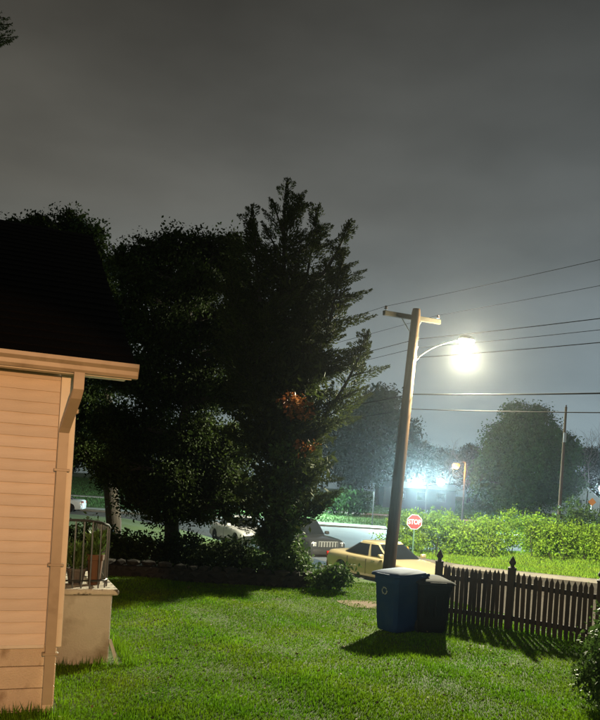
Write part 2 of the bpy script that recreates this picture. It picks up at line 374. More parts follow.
# roof, eave, gutter
OV, RX, EZ, RZ, RY = .40, .47, 3.15, 5.62, 4.2
pitch = math.atan2(RZ-EZ, RY+OV)
rl = MB()
th = .10
prof = [(-OV,EZ),(RY,RZ),(2*RY+OV,EZ),(2*RY+OV,EZ-th),(RY,RZ-th*1.15),(-OV,EZ-th)]
Mx = Matrix(((0,0,1,0),(1,0,0,0),(0,1,0,0),(0,0,0,1)))
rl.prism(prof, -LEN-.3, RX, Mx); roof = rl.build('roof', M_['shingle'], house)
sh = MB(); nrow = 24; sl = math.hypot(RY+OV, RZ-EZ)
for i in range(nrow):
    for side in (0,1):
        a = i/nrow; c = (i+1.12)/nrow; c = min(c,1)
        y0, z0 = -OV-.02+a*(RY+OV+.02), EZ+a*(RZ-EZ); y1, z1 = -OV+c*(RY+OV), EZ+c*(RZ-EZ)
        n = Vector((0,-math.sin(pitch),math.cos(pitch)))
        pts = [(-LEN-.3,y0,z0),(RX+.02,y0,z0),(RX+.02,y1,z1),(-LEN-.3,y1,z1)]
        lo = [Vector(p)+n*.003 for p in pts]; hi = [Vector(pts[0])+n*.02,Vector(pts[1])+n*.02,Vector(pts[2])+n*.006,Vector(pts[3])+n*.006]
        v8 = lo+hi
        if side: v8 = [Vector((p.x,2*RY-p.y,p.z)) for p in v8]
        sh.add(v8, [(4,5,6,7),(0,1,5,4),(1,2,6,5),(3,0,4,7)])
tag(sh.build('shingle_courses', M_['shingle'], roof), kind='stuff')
sf = MB(); sf.box((-LEN-.2,-OV+.025,ST-.004),(RX-.02,-.03,ST+.02)); sf.build('soffit', M_['trim'], house)
fa = MB(); fa.box((-LEN-.2,-OV-.002,ST-.03),(RX-.01,-OV+.022,EZ-.01)); fa.build('fascia', M_['trim'], house)
gp = [(-OV-.006,3.035),(-OV-.075,3.035),(-OV-.088,3.06),(-OV-.092,3.095),(-OV-.118,3.125),(-OV-.118,3.158),(-OV-.108,3.158),(-OV-.108,3.130),(-OV-.082,3.10),(-OV-.078,3.065),(-OV-.07,3.045),(-OV-.006,3.045)]
g = MB(); g.prism(gp, -LEN-.3, RX+.03, Mx); gut = g.build('gutter', M_['gutter'], house)
g = MB(); g.prism([(-OV-.006,3.035),(-OV-.075,3.035),(-OV-.118,3.125),(-OV-.118,3.158),(-OV-.006,3.158)], RX+.028, RX+.034, Mx); g.build('end_cap', M_['gutter'], gut)
rk = MB(); Mk = Matrix(((0,0,1,0),(1,0,0,0),(0,1,0,0),(0,0,0,1)))
rk.prism([(-OV,EZ-.005),(RY,RZ-.005),(RY,RZ-.17),(-OV,EZ-.10)], RX-.03, RX-.006, Mk)
rk.prism([(2*RY+OV,EZ-.005),(RY,RZ-.005),(RY,RZ-.17),(2*RY+OV,EZ-.10)], RX-.03, RX-.006, Mk); rk.build('rake_board', M_['trim'], house)
gb = MB(); gb.prism([(0.05,ST),(DEP-.05,ST),(RY,RZ-.25)], -.06, .0, Mk); gb.build('gable_wall', M_['siding'], house)
# downspout: drops from the gutter, elbows back to the corner, runs down
def rect_tube(mb, pts, hw, hd):
    vs = []; fs = []
    for i, p in enumerate(pts):
        t = (Vector(pts[min(i+1,len(pts)-1)])-Vector(pts[max(i-1,0)])).normalized(); d = Vector((1,0,0)).cross(t).normalized()
        x = Vector((1,0,0))
        vs += [Vector(p)+x*sx*hw+d*sy*hd for sx,sy in ((-1,-1),(1,-1),(1,1),(-1,1))]
    for i in range(len(pts)-1):
        for k in range(4): fs.append((i*4+k,i*4+(k+1)%4,(i+1)*4+(k+1)%4,(i+1)*4+k))
    fs += [(3,2,1,0), tuple((len(pts)-1)*4+k for k in range(4))]; mb.add(vs, fs)
ds = MB(); dx = .012
rect_tube(ds, [(dx,-OV-.045,3.04),(dx,-OV-.045,2.90),(dx-.012,-OV-.02,2.84),(dx-.06,-.14,2.60),(dx-.068,-.09,2.54),(dx-.068,-.085,2.40),(dx-.068,-.085,.10),(dx-.068,-.10,.05),(dx-.068,-.13,.03)], .043, .033)
dsp = ds.build('downspout', M_['gutter'], house)
for z in (2.72,):
    q = MB(); q.cbox((dx-.075,-.30,z-.02),(dx+.03,-.19,z+.02),.006); q.build('elbow_band', M_['gutter'], dsp)
for z in (2.2,1.35,.55):
    q = MB(); q.cbox((dx-.135,-.122,z-.012),(dx+.0,-.044,z+.012),.003); q.build('strap', M_['gutter'], dsp)
def loc2w(x, y, z=0):
    return Vector((-2.12+x*math.cos(WALL_A)-y*math.sin(WALL_A), 6.82+x*math.sin(WALL_A)+y*math.cos(WALL_A), z))

# ------------------------------------------------------------------ stoop with its iron railing
SY0, SY1, SX1, SZ = 1.72, 3.3, .70, .86
stoop = thing('entry_stoop', 'stained concrete entry stoop with iron railing at the end of the house', 'stoop', loc2w(.03,SY0), WALL_A)
s = MB(); s.cbox((0,0,-.3),(SX1,SY1-SY0,SZ-.07),.012); s.build('stoop_base', M_['stucco'], stoop)
s = MB(); s.cbox((0,-.045,SZ-.068),(SX1+.07,SY1-SY0+.04,SZ),.016); s.build('stoop_slab', M_['slab'], stoop)
for k in range(4):
    s = MB(); s.cbox((0,SY1-SY0+.045+k*.28,-.3),(SX1,SY1-SY0+.32+k*.28,SZ-.18*(k+1)),.012); s.build('step', M_['stucco'], stoop)
RH = .78
rail = MB()
path = [(.04,.03,SZ+RH),(.38,.03,SZ+RH),(.53,.05,SZ+RH-.02),(.62,.12,SZ+RH-.05),(.66,.25,SZ+RH-.09),(.67,.5,SZ+RH-.1),(.67,1.5,SZ+RH-.1),(.67,1.75,SZ+RH-.25),(.67,2.6,SZ-.05)]
rail.tube(path, .016, 8); rail.build('handrail', M_['darkiron'], stoop, True)
rb = MB(); rb.tube([(p[0],p[1],SZ+.09) for p in path[:7]], .012, 6); rb.build('bottom_rail', M_['darkiron'], stoop, True)
for k, (x,y,h) in enumerate([(.06+.095*i,.03,RH-.01) for i in range(5)]+[(.54,.06,RH-.03),(.62,.12,RH-.06),(.655,.22,RH-.09)]+[(.67,.32+.1*i,RH-.1) for i in range(12)]):
    q = MB(); q.tube([(x,y,SZ-.005),(x,y,SZ+h)], .009, 6); q.build('baluster', M_['iron'], stoop, True)

def leaves(P, D, l, w, seed=0, spread=1.0, bend=.0):
    """diamond leaves: P points, D preferred directions (n,3), l/w sizes arrays"""
    g = np.random.default_rng(seed); n = len(P)
    D = D+g.normal(0,spread,(n,3)); D /= np.linalg.norm(D,axis=1,keepdims=True)+1e-9
    S = np.cross(D, g.normal(0,1,(n,3))); S /= np.linalg.norm(S,axis=1,keepdims=True)+1e-9
    l = np.broadcast_to(l,(n,))[:,None]; w = np.broadcast_to(w,(n,))[:,None]
    V = np.stack([P, P+D*l*.45+S*w*.5, P+D*l, P+D*l*.45-S*w*.5],1)
    return V.reshape(-1,3)
def pot_plant(name, label, loc, r, h, m, kind):
    t = thing(name, label, 'potted plant', loc, random.uniform(0,6), 'potted plants on the stoop')
    q = MB(); q.lathe([(r*.68,0),(r*.9,h*.8),(r*1.02,h*.82),(r*1.04,h),(r*.9,h),(r*.86,h*.9),(.01,h*.9)], 20); q.build('pot', m, t, True)
    g = np.random.default_rng(hash(kind) % 999 if isinstance(kind,int) else 3); n = 260
    a = g.uniform(0,6.28,n); rr = g.uniform(0,r*.9,n)
    P = np.stack([rr*np.cos(a), rr*np.sin(a), h*.9+g.uniform(0,.26,n)],1); D = np.stack([np.cos(a),np.sin(a),np.full(n,1.6)],1)
    o = link(bpy.data.objects.new('foliage', np_mesh('foliage', leaves(P,D,g.uniform(.06,.15,n),g.uniform(.02,.045,n),5,.5),4,M_['shrub'])), t)
    q = MB()
    for i in range(7):
        aa = i/7*6.28; q.tube([(.02*math.cos(aa),.02*math.sin(aa),h*.88),(r*.6*math.cos(aa),r*.6*math.sin(aa),h+.2)],[.006,.003],5)
    q.build('stem', M_['shrub'], t)
pot_plant('potted_plant', 'tall terracotta pot with sparse leaves behind the stoop railing', loc2w(.03+.53,SY0+.38,SZ+.001), .10, .36, M_['terra'], 1)
pot_plant('potted_plant', 'low grey pot of bright leafy stems beside the terracotta pot', loc2w(.03+.32,SY0+.40,SZ+.001), .12, .19, M_['greypot'], 2)
pot_plant('potted_plant', 'dark grey pot with dim foliage close to the house wall', loc2w(.03+.13,SY0+.5,SZ+.001), .11, .22, M_['greypot'], 4)
st = MB(); p0 = loc2w(.03+SX1+.10,SY0-.10,-.05); p1 = loc2w(.03+SX1+.008,SY0+.03,.27)
st.tube([p0,p0.lerp(p1,.5)+Vector((.004,0,0)),p1],[.022,.022,.02],6)
tag(st.build('white_stake', M_['white'], None, True), 'short white stake leaning on the foot of the stoop', 'stake')

# ================================================================== WHEELED BINS
def cart(name, label, loc, rz, m, lid, h=1.0, logo=False):
    t = thing(name, label, 'wheeled bin', loc, rz, 'wheeled bins on the lawn')
    w0, d0, w1, d1 = .22, .25, .275, .33      # local -y is the front
    def ring(w, d, z, c=.05):
        return [(sx*(w-(c if k else 0)), sy*(d-(0 if k else c)), z) for sx,sy,ks in ((1,-1,(1,0)),(1,1,(0,1)),(-1,1,(1,0)),(-1,-1,(0,1))) for k in ks]
    rings = [(w0-.02,d0-.02,.03),(w0,d0,.06),(w0+.012,d0+.015,.22),(w1-.022,d1-.028,h*.80),(w1-.012,d1-.015,h*.82),(w1-.006,d1-.01,h*.93),(w1+.022,d1+.012,h*.935),(w1+.022,d1+.012,h*.965)]
    vs = []; fs = []
    for w,d,z in rings: vs += ring(w,d,z)
    for i in range(len(rings)-1):
        for k in range(8): fs.append((i*8+k,i*8+(k+1)%8,i*8+8+(k+1)%8,i*8+8+k))
    fs += [tuple(range(8))[::-1], tuple(len(vs)-8+k for k in range(8))]
    q = MB(); q.add(vs, fs)
    for x in ((-.12,0,.12) if not logo else ()): q.cbox((x-.012,-d1+.016,.30),(x+.012,-d0-.0,h*.72),.004, Matrix.Translation((0,0,0)))
    body = q.build('body', m, t, True)
    vs = []; fs = []
    lr = [(w1+.034,d1+.02,h*.958),(w1+.038,d1+.03,h*.975),(w1+.025,d1+.015,h*1.0),(w1-.06,d1-.07,h*1.035),(w1*.4,d1*.4,h*1.045)]
    for w,d,z in lr: vs += [(x,y-.01,zz+(.02*(y/d1))) for x,y,zz in ring(w,d,z,.06)]
    for i in range(len(lr)-1):
        for k in range(8): fs.append((i*8+k,i*8+(k+1)%8,i*8+8+(k+1)%8,i*8+8+k))
    fs += [tuple(range(8))[::-1], tuple(len(vs)-8+k for k in range(8))]
    q = MB(); q.add(vs, fs)
    q.cbox((-w1*.5,-d1-.055,h*.965),(w1*.5,-d1-.015,h*.985),.006); lo = q.build('lid', lid, t, True)
    for s in (-1,1):
        q = MB(); q.cbox((s*(w1-.03)-.03,d1-.03,h*.95),(s*(w1-.03)+.03,d1+.08,h*1.0),.008); q.build('hinge', lid, lo)
        q = MB(); Mw = Matrix.Translation((s*(w0+.035),d0+.04,.13)) @ Matrix.Rotation(R(90),4,'Y')
        q.lathe([(.03,-.03),(.115,-.03),(.13,-.018),(.13,.018),(.115,.03),(.03,.03)], 20, Mw); q.build('wheel', M_['tyre'], t, True)
    q = MB(); q.tube([(-w0-.03,d0+.04,.13),(w0+.03,d0+.04,.13)], .012, 8); q.build('axle', M_['galv'], t)
    q = MB(); q.tube([(-w1+.05,d1+.0,h*.93),(-w1+.05,d1+.09,h*.95),(w1-.05,d1+.09,h*.95),(w1-.05,d1+.0,h*.93)], .016, 8); q.build('handle', m, t, True)
    if logo:     # three chasing arrows moulded on the side
        q = MB(); zc = h*.70
        for k in range(3):
            a0 = 2*math.pi*k/3+.5; pts = []
            for j in range(7):
                a = a0+j/6*1.45; pts.append((a, .042, .060))
            vs = [(r*math.cos(a), r*math.sin(a), 0) for a,r0,r1 in pts for r in (r0,r1)]
            fs = [(2*j,2*j+1,2*j+3,2*j+2) for j in range(6)]
            ah = a0+1.45; n0 = len(vs)
            vs += [(.032*math.cos(ah),.032*math.sin(ah),0),(.072*math.cos(ah),.072*math.sin(ah),0),(.051*math.cos(ah+.45),.051*math.sin(ah+.45),0)]; fs.append((n0,n0+1,n0+2))
            q.add(vs, fs)
        Mt = Matrix.Translation((0, -(d0+.055)-.004, zc)) @ Matrix.Rotation(R(94.5),4,'X')
        q.v = [tuple(Mt@Vector(p)) for p in q.v]; q.build('recycling_emblem', M_['logo'], t)
    return t
def ground_pt(px, py, z=0):
    u, v = px-CX, py-CY; y0 = -u*sr+v*cr; d = (CAMZ-z)*F/y0; return at(px,py,d)
bp = ground_pt(398,634); cart('wheeled_bin', 'blue recycling bin with a pale emblem on its side, beside the charcoal bin', (bp.x,bp.y+.25,hz(bp.x,bp.y+.25)-.01), R(-52), M_['bluebin'], M_['bluebin'], .94, True)
bp = ground_pt(426,634); cart('wheeled_bin', 'charcoal black rubbish bin standing between the blue bin and the picket fence', (bp.x+.05,bp.y+.22,hz(bp.x,bp.y+.2)-.01), R(12), M_['blackbin'], M_['lidgrey'], .84)

# ================================================================== PICKET FENCE
fence = thing('picket_fence', 'dark brown picket fence with pointed pickets and finial posts', 'fence')
fA = Vector((2.50,13.02)); fB = Vector((3.56,12.34)); fC = Vector((4.76,11.62)); fd = (fC-fB)
posts = [fA, fB, fC, fC+fd, fC+2*fd]
pm = MB(); pm.cbox((-.055,-.055,-.35),(.055,.055,1.0),.006)
pm.lathe([(.0,.999),(.072,1.0),(.072,1.03),(.045,1.045),(.03,1.06),(.034,1.075),(.056,1.10),(.058,1.125),(.04,1.16),(.018,1.20),(.004,1.225)], 12)
pme = pm.mesh('post', M_['fence'], True)
pk = MB(); pk.prism([(-.033,-.02),(.033,-.02),(.033,.86),(.0,.94),(-.033,.86)], -.009, .009, Matrix.Rotation(R(90),4,'X')); pkm = pk.mesh('picket', M_['fence'])
for p in posts: inst(pme, 'post', fence, (p.x,p.y,hz(p.x,p.y)), (R(random.uniform(-.8,.8)),R(random.uniform(-.8,.8)),math.atan2(fd.y,fd.x)))
for a, c in zip(posts, posts[1:]):
    L_ = (c-a).length; ang = math.atan2(c.y-a.y, c.x-a.x); za, zc = hz(a.x,a.y), hz(c.x,c.y)
    for z in (.20,.76):
        q = MB(); t = (c-a).normalized(); n = Vector((-t.y,t.x))
        p0, p1 = a+t*.055, c-t*.055
        for_ = [(p0+n*.0, za),(p1+n*.0, zc)]
        vs = []
        for p, zz in for_:
            vs += [(p+n*o_).to_3d()+Vector((0,0,zz+z+dz)) for o_, dz in ((.0,-.04),(.035,-.04),(.035,.04),(.0,.04))]
        q.add(vs, [(0,1,5,4),(1,2,6,5),(2,3,7,6),(3,0,4,7),(0,3,2,1),(4,5,6,7)]); q.build('rail', M_['fence'], fence)
    npk = 14
    for k in range(npk):
        f = (k+1)/(npk+1)*.93+.035; p = a.lerp(c,f); n = Vector((c.y-a.y,-(c.x-a.x))).normalized(); p = p+n*.011
        sag = .045*(1-(2*f-1)**2)
        inst(pkm, 'picket', fence, (p.x,p.y,hz(p.x,p.y)+.055-sag+random.uniform(-.006,.006)), (0,R(random.uniform(-.8,.8)),ang+R(random.uniform(-1,1))), (1+random.uniform(-.06,.04),1,1))

# ================================================================== UTILITY POLE, STREET LAMP, WIRES
PD = 21.0
pb = at(389,566,PD); ptp = at(416.5,309,PD); S = Vector((.56,-.83,0)).normalized(); Cr = Vector((.83,.56,0)).normalized()
gz = hz(pb.x,pb.y); base = Vector((pb.x-.03,pb.y,gz))
pole = thing('utility_pole', 'leaning wooden utility pole with crossarm and a bright street lamp behind the bins', 'utility pole', base)
ax_ = (ptp-base); PH = ax_.length
def onp(f): return ax_*f
def zof(py): return (at(405,py,PD).z-base.z)/ax_.z
q = MB(); q.tube([onp(-.04),onp(.05),onp(.3),onp(.7),onp(.985),onp(1.0)],[.19,.18,.17,.142,.125,.105],16); q.build('shaft', M_['pole'], pole, True)
MC = Matrix.Translation(onp(zof(316))-S*.15) @ Matrix(((Cr.x,-S.x,0,0),(Cr.y,-S.y,0,0),(0,0,1,0),(0,0,0,1))).to_4x4()
q = MB(); q.cbox((-1.04,-.05,-.065),(1.08,.05,.065),.008, MC @ Matrix.Rotation(R(-3),4,'Y')); arm = q.build('crossarm', M_['arm'], pole)
for x in (-.97,1.0):
    q = MB(); q.lathe([(.012,.05),(.012,.10),(.042,.10),(.05,.13),(.03,.15),(.045,.165),(.03,.20),(.008,.21)], 12, MC @ Matrix.Translation((x,0,.052*x))); q.build('insulator', M_['porcelain'], arm, True)
for s in (-1,1):
    q = MB(); q.tube([MC@Vector((s*.38,.03,-.04)), onp(zof(333))+Cr*s*.07-S*.06], .014, 6); q.build('brace', M_['galv'], pole, True)
for py_ in (337,346,356,393,408):
    q = MB(); c = onp(zof(py_)); q.tube([c+Cr*.08-S*.05,c+Cr*.20-S*.05], .012, 6); q.lathe([(.012,-.035),(.032,-.03),(.026,0),(.032,.03),(.012,.035)],10,Matrix.Translation(c+Cr*.21-S*.05)); q.build('bracket', M_['porcelain'], pole, True)
q = MB(); q.tube([onp(.0)+Cr*.05-S*.145+Vector((0,0,.05)),onp(.25)+Cr*.05-S*.14,onp(.62)+Cr*.05-S*.125], .014, 6); q.build('ground_wire_guard', M_['galv'], pole, True)
# lamp arm and luminaire
lampw = at(466.5,342,21.4); lamp = lampw-base; a0 = onp(zof(361))+Cr*.13
q = MB(); n = 9; arc = [a0.lerp(lamp+Vector((-.16*Cr.x,-.16*Cr.y,.06)),i/n)+Vector((0,0,.16*math.sin(math.pi*(i/n)**.7))) for i in range(n+1)]
q.tube(arc, .020, 8); la = q.build('lamp_arm', M_['farsteel'], pole, True)
ML = Matrix.Translation(lamp+Vector((0,0,.06))) @ Matrix(((Cr.x,-Cr.y,0,0),(Cr.y,Cr.x,0,0),(0,0,1,0),(0,0,0,1))).to_4x4()
q = MB(); q.lathe([(.0,.115),(.10,.11),(.17,.07),(.19,.02),(.19,-.01)][::-1]+[(.001,.116)], 18, ML @ Matrix.Diagonal((1.5,1,1,1))); q.build('lamp_housing', M_['galv'], la, True)
q = MB(); q.lathe([(.001,-.20),(.09,-.19),(.155,-.15),(.19,-.08),(.19,-.012),(.001,-.011)], 18, ML @ Matrix.Diagonal((1.2,1,1,1))); q.build('lamp_lens', M_['lamp_w'], la, True)
sl = point('lamp_light', la, lamp+Vector((0,0,-.36)), 26000, (1,.93,.66), .19)
# batwing output of a street luminaire: most light leaves sideways, less straight down, little upward
sl.data.use_nodes = True; tn = sl.data.node_tree; em = tn.nodes['Emission']; tg = tn.nodes.new('ShaderNodeTexCoord'); sx = tn.nodes.new('ShaderNodeSeparateXYZ'); tn.links.new(tg.outputs['Normal'], sx.inputs[0])
fc_ = tn.nodes.new('ShaderNodeFloatCurve'); cvv = fc_.mapping.curves[0]
for k_, (a_, b_) in enumerate([(0,.24),(.12,.38),(.25,.85),(.32,1.15),(.37,.95),(.42,.55)]):
    if k_ < 1: cvv.points[0].location = (a_,b_)
    else: cvv.points.new(a_,b_)
cvv.points.new(.5,.40); cvv.points.new(.56,.20); cvv.points[-1].location = (1,.18); fc_.mapping.update()
tn.links.new(vmath(tn,'ADD',vmath(tn,'MULTIPLY',sx.outputs['Z'],.5),.5), fc_.inputs['Value']); tn.links.new(fc_.outputs[0], em.inputs['Strength'])

# neighbouring poles of the same line, out of frame or hidden, carrying the wires on
ends = {}
for nm, tdist, lab in (('R',38,'wooden utility pole standing further down the street past the fence'),('L',-41,'wooden utility pole far up the street behind the house')):
    c = copy_tree(pole)
    for ch in list(c.children):
        if ch.name.startswith('lamp_arm'):
            for g_ in list(ch.children): bpy.data.objects.remove(g_)
            bpy.data.objects.remove(ch)
    c['label'] = lab; c['group'] = 'poles of the street line'
    nb_ = base+S*tdist; c.location = (nb_.x,nb_.y,max(hz(nb_.x,nb_.y),ROADZ)); ends[nm] = Vector(c.location)
pole['group'] = 'poles of the street line'
def wire(a, c, sag, rad, m, lab, name='overhead_wire'):
    q = MB(); n = 26; q.tube([a.lerp(c,i/n)-Vector((0,0,sag*4*(i/n)*(1-i/n))) for i in range(n+1)], rad, 5)
    return tag(q.build(name, m, None, True), lab, 'wire', 'wires of the street line')
wl = {337:'second', 346:'third', 356:'fourth', 393:'thick fifth', 408:'lowest'}
insul = [MC@Vector((x,0,.19+.052*x)) for x in (-.97,1.0)]
for i, p in enumerate(insul):
    for nm, side in (('R','toward the street past the fence'),('L','up the street behind the juniper')):
        wire(base+p, ends[nm]+p+Vector((0,0,1.0 if nm=='R' else .2)), .5, .006, M_['alu'], 'thin bare wire off the %s insulator, running %s' % (('left','right')[i], side))
for py_, rad in ((337,.010),(346,.007),(356,.010),(393,.018),(408,.012)):
    p = onp(zof(py_))+Cr*.21-S*.05
    for nm, side in (('R','toward the street past the fence'),('L','up the street behind the juniper')):
        if nm == 'L' and py_ in (356,): continue
        wire(base+p, ends[nm]+p+Vector((0,0,.3)), .75 if rad > .01 else .6, rad, M_['wire'], '%s wire down the pole, running %s' % (wl[py_], side))

# ================================================================== STOP SIGN, HYDRANT, OTHER SIGNS
def text_mesh(body, size, m):
    cu = bpy.data.curves.new('lettering','FONT'); cu.body = body; cu.size = size; cu.align_x = 'CENTER'; cu.align_y = 'CENTER'; cu.extrude = .001; cu.offset = .006
    o = bpy.data.objects.new('lettering', cu); link(o); dg = bpy.context.evaluated_depsgraph_get(); dg.update()
    me = bpy.data.meshes.new_from_object(o.evaluated_get(dg)); bpy.data.objects.remove(o); me.materials.clear(); me.materials.append(m); me.name = 'lettering'; return me
sp_ = at(414.5,522,31.6); sz_ = hz(sp_.x,sp_.y)
stop = thing('stop_sign', 'red octagonal stop sign on a green steel post before the leafy hedge', 'stop sign', (sp_.x,sp_.y,sz_), R(-6))
q = MB(); q.box((-.028,.0,-.2),(.028,.03,sp_.z-sz_+.3)); q.build('post', M_['greenpost'], stop)
def octo(r): return [(r*math.cos(R(22.5+45*i)), r*math.sin(R(22.5+45*i))) for i in range(8)]
MS = Matrix.Translation((0,-.006,sp_.z-sz_)) @ Matrix.Rotation(R(90),4,'X')
q = MB(); q.prism(octo(.335), -.001, .002, MS); pl = q.build('border', M_['white'], stop)
q = MB(); q.prism(octo(.335), -.004, -.0015, MS); q.build('plate', M_['signback'], stop)
q = MB(); q.prism(octo(.31), .0035, .005, MS); q.build('red_face', M_['red'], stop)
o = link(bpy.data.objects.new('lettering', text_mesh('STOP', .28, M_['white'])), stop); o.matrix_local = MS @ Matrix.Translation((0,-.005,.0075)) @ Matrix.Diagonal((.78,1,1,1))
hp = at(407,556,33.0); hyd = thing('fire_hydrant', 'yellow fire hydrant standing next to the stop sign', 'fire hydrant', (hp.x,hp.y,hz(hp.x,hp.y)-.02), .4)
q = MB(); q.lathe([(.16,0),(.16,.05),(.11,.06),(.105,.50),(.14,.51),(.14,.56),(.115,.57)], 18); q.build('barrel', M_['hydrant'], hyd, True)
q = MB(); q.lathe([(.125,.57),(.125,.60),(.11,.66),(.075,.72),(.035,.745),(.035,.80),(.005,.81)], 18); q.build('bonnet', M_['hydrant'], hyd, True)
for a in (-90,0,180):
    q = MB(); Mq = Matrix.Rotation(R(a),4,'Z') @ Matrix.Translation((.10,0,.40)) @ Matrix.Rotation(R(90),4,'Y'); s_ = 1.3 if a == -90 else 1
    q.lathe([(.05*s_,0),(.05*s_,.05),(.065*s_,.055),(.065*s_,.09),(.02,.095),(.02,.12),(.004,.125)], 12, Mq); q.build('nozzle_cap', M_['hydrant'], hyd, True)
dp = at(592,502,46); dsn = thing('warning_sign', 'small orange diamond warning sign beyond the hedge', 'road sign', (dp.x,dp.y,hz(dp.x,dp.y)), .1)
hh = dp.z-hz(dp.x,dp.y); q = MB(); q.box((-.03,.01,-.2),(.03,.04,hh+.2)); q.build('post', M_['galv'], dsn)
q = MB(); q.prism([(.26,0),(0,.26),(-.26,0),(0,-.26)], 0, .008, Matrix.Translation((0,0,hh)) @ Matrix.Rotation(R(90),4,'X')); q.build('plate', M_['orange'], dsn)
tp = at(372,525,60.5); t = thing('thin_post', 'thin dark steel post at the edge of the far sidewalk', 'post', (tp.x,tp.y,hz(tp.x,tp.y)-.02))
q = MB(); q.tube([(0,0,0),(.02,0,2.7)], [.045,.04], 8); q.build('shaft', M_['darkiron'], t, True)
q = MB(); q.lathe([(.06,2.7),(.06,2.74),(.01,2.77)], 8); q.build('cap', M_['darkiron'], t)

# ================================================================== CARS   local: x forward, y left, z up
def boolean_cut(o, cutters):
    for c in cutters:
        m = o.modifiers.new('cut','BOOLEAN'); m.operation = 'DIFFERENCE'; m.solver = 'EXACT'; m.object = c
    dg = bpy.context.evaluated_depsgraph_get(); dg.update()
    me = bpy.data.meshes.new_from_object(o.evaluated_get(dg)); o.modifiers.clear(); o.data = me
    for c in cutters: bpy.data.objects.remove(c)
def car(name, label, loc, rz, paint, spec, group):
    t = thing(name, label, 'car', loc, rz, group)
    Lh, Wd, zb = spec['L']/2, spec['W']/2, spec.get('zb',.22)
    # lower body: stations (x, width factor, shoulder z, top z, bottom z)
    def cr_spline(A, m, closed=False):
        A = np.array(A, float); n = len(A); out = []
        for i in range(n if closed else n-1):
            p0, p1, p2, p3 = (A[(i-1)%n], A[i], A[(i+1)%n], A[(i+2)%n]) if closed else (A[max(i-1,0)], A[i], A[i+1], A[min(i+2,n-1)])
            for k in range(m):
                u = k/m; out.append(.5*(2*p1+(p2-p0)*u+(2*p0-5*p1+4*p2-p3)*u*u+(3*p1-p0-3*p2+p3)*u**3))
        if not closed: out.append(A[-1])
        return np.array(out)
    stn = cr_spline(spec['st'], 4); vs = []; fs = []; npt = 0
    for x, wf, zs, zt, b0 in stn:
        w = Wd*wf
        half = [(0,b0),(w*.78,b0),(w*.95,b0+.05),(w*.992,b0+.20),(w,(b0+zs)/2+.06),(w*.985,zs-.05),(w*.945,zs+.01),(w*.84,zt-.012),(w*.45,zt+.018),(0,zt+.025)]
        sec = half+[(-y,z) for y,z in half[1:-1]][::-1]; sec = cr_spline(sec, 2, True); npt = len(sec)
        vs += [(x,y,z) for y,z in sec]
    ns = len(stn)
    for i in range(ns-1):
        for k in range(npt): fs.append((i*npt+k,(i+1)*npt+k,(i+1)*npt+(k+1)%npt,i*npt+(k+1)%npt))
    fs += [tuple(range(npt)), tuple((ns-1)*npt+k for k in range(npt))[::-1]]
    q = MB(); q.add(vs, fs); body = q.build('body', paint, t, True)
    wr, wx = spec['wr'], spec['wx']; cut = []
    for x in wx:
        for s in (-1,1):
            c = MB(); c.lathe([(wr*1.16,-.27),(wr*1.16,.27)], 24, Matrix.Translation((x,s*(Wd-.02),wr)) @ Matrix.Rotation(R(90),4,'X')); cut.append(c.build('cutter', M_['blackp'], t))
    boolean_cut(body, cut)
    for x in wx:
        for s in (-1,1):
            Mw = Matrix.Translation((x,s*(Wd-.115),wr)) @ Matrix.Rotation(R(-90*s),4,'X')
            c = MB(); c.lathe([(wr*.62,-.09),(wr*.93,-.10),(wr,-.07),(wr,.07),(wr*.95,.095),(wr*.66,.10),(wr*.62,.085)], 26, Mw); w_ = c.build('wheel', M_['tyre'], t, True)
            c = MB(); c.lathe([(wr*.63,.06),(wr*.64,.088),(wr*.56,.07),(wr*.2,.055),(wr*.16,.085),(.01,.09)], 20, Mw)
            for k in range(5):
                c.cbox((wr*.1,-.03,.06),(wr*.6,.03,.082),.006, Mw @ Matrix.Rotation(R(72*k),4,'Z'))
            c.build('rim', M_['chrome'], w_, True)
    # cabin: four bulged sides and a roof
    bz, rz_ = spec['belt'], spec['roof']; g = spec['cab']     # x: ws_base, ws_top, rear_top, rear_base ; half widths belt, roof
    yb, yr = g[4], g[5]; zb0 = bz-.06; ztop = rz_; NE = spec.get('sq',4.5)
    def prof(v):
        """v 0..1 belt to the roof's edge, 1..2 over the roof to its middle"""
        if v <= 1:
            k = 1-(1-v)**1.25; fx = g[0]+(g[1]-g[0])*(v*.55+k*.45); rx_ = g[3]+(g[2]-g[3])*(v*.55+k*.45); hy = (yb+(yr-yb)*v**1.3)*.97; z = zb0+(ztop-.055-zb0)*v
            return fx, rx_, hy, z
        k = (v-1); q_ = 1-k*k*.999 if k < 1 else .001; sh_ = math.cos(k*math.pi/2)**.55 if k < 1 else .001; cxm_ = (g[1]+g[2])/2
        return cxm_+(g[1]-cxm_)*sh_, cxm_+(g[2]-cxm_)*sh_, yr*.97*sh_, ztop-.055+.055*math.sin(k*math.pi/2)
    def CP(th, v):
        fx, rx_, hy, z = prof(v); c_, s_ = math.cos(th), math.sin(th); cx_, hx_ = (fx+rx_)/2, (fx-rx_)/2
        return Vector((cx_+hx_*math.copysign(abs(c_)**(2/NE),c_), hy*math.copysign(abs(s_)**(2/NE),s_), z))
    def sup(th):      # spread samples evenly round the rounded corners
        return th
    nth = 72; c = MB(); vlev = [0,.12,.25,.4,.55,.7,.8,.88,.94,1,1.08,1.18,1.3,1.5,1.75,1.95]; vv = []; ff = []
    for v in vlev: vv += [CP(2*math.pi*k/nth, v) for k in range(nth)]
    for a_ in range(len(vlev)-1):
        for k in range(nth): ff.append((a_*nth+k, a_*nth+(k+1)%nth, (a_+1)*nth+(k+1)%nth, (a_+1)*nth+k))
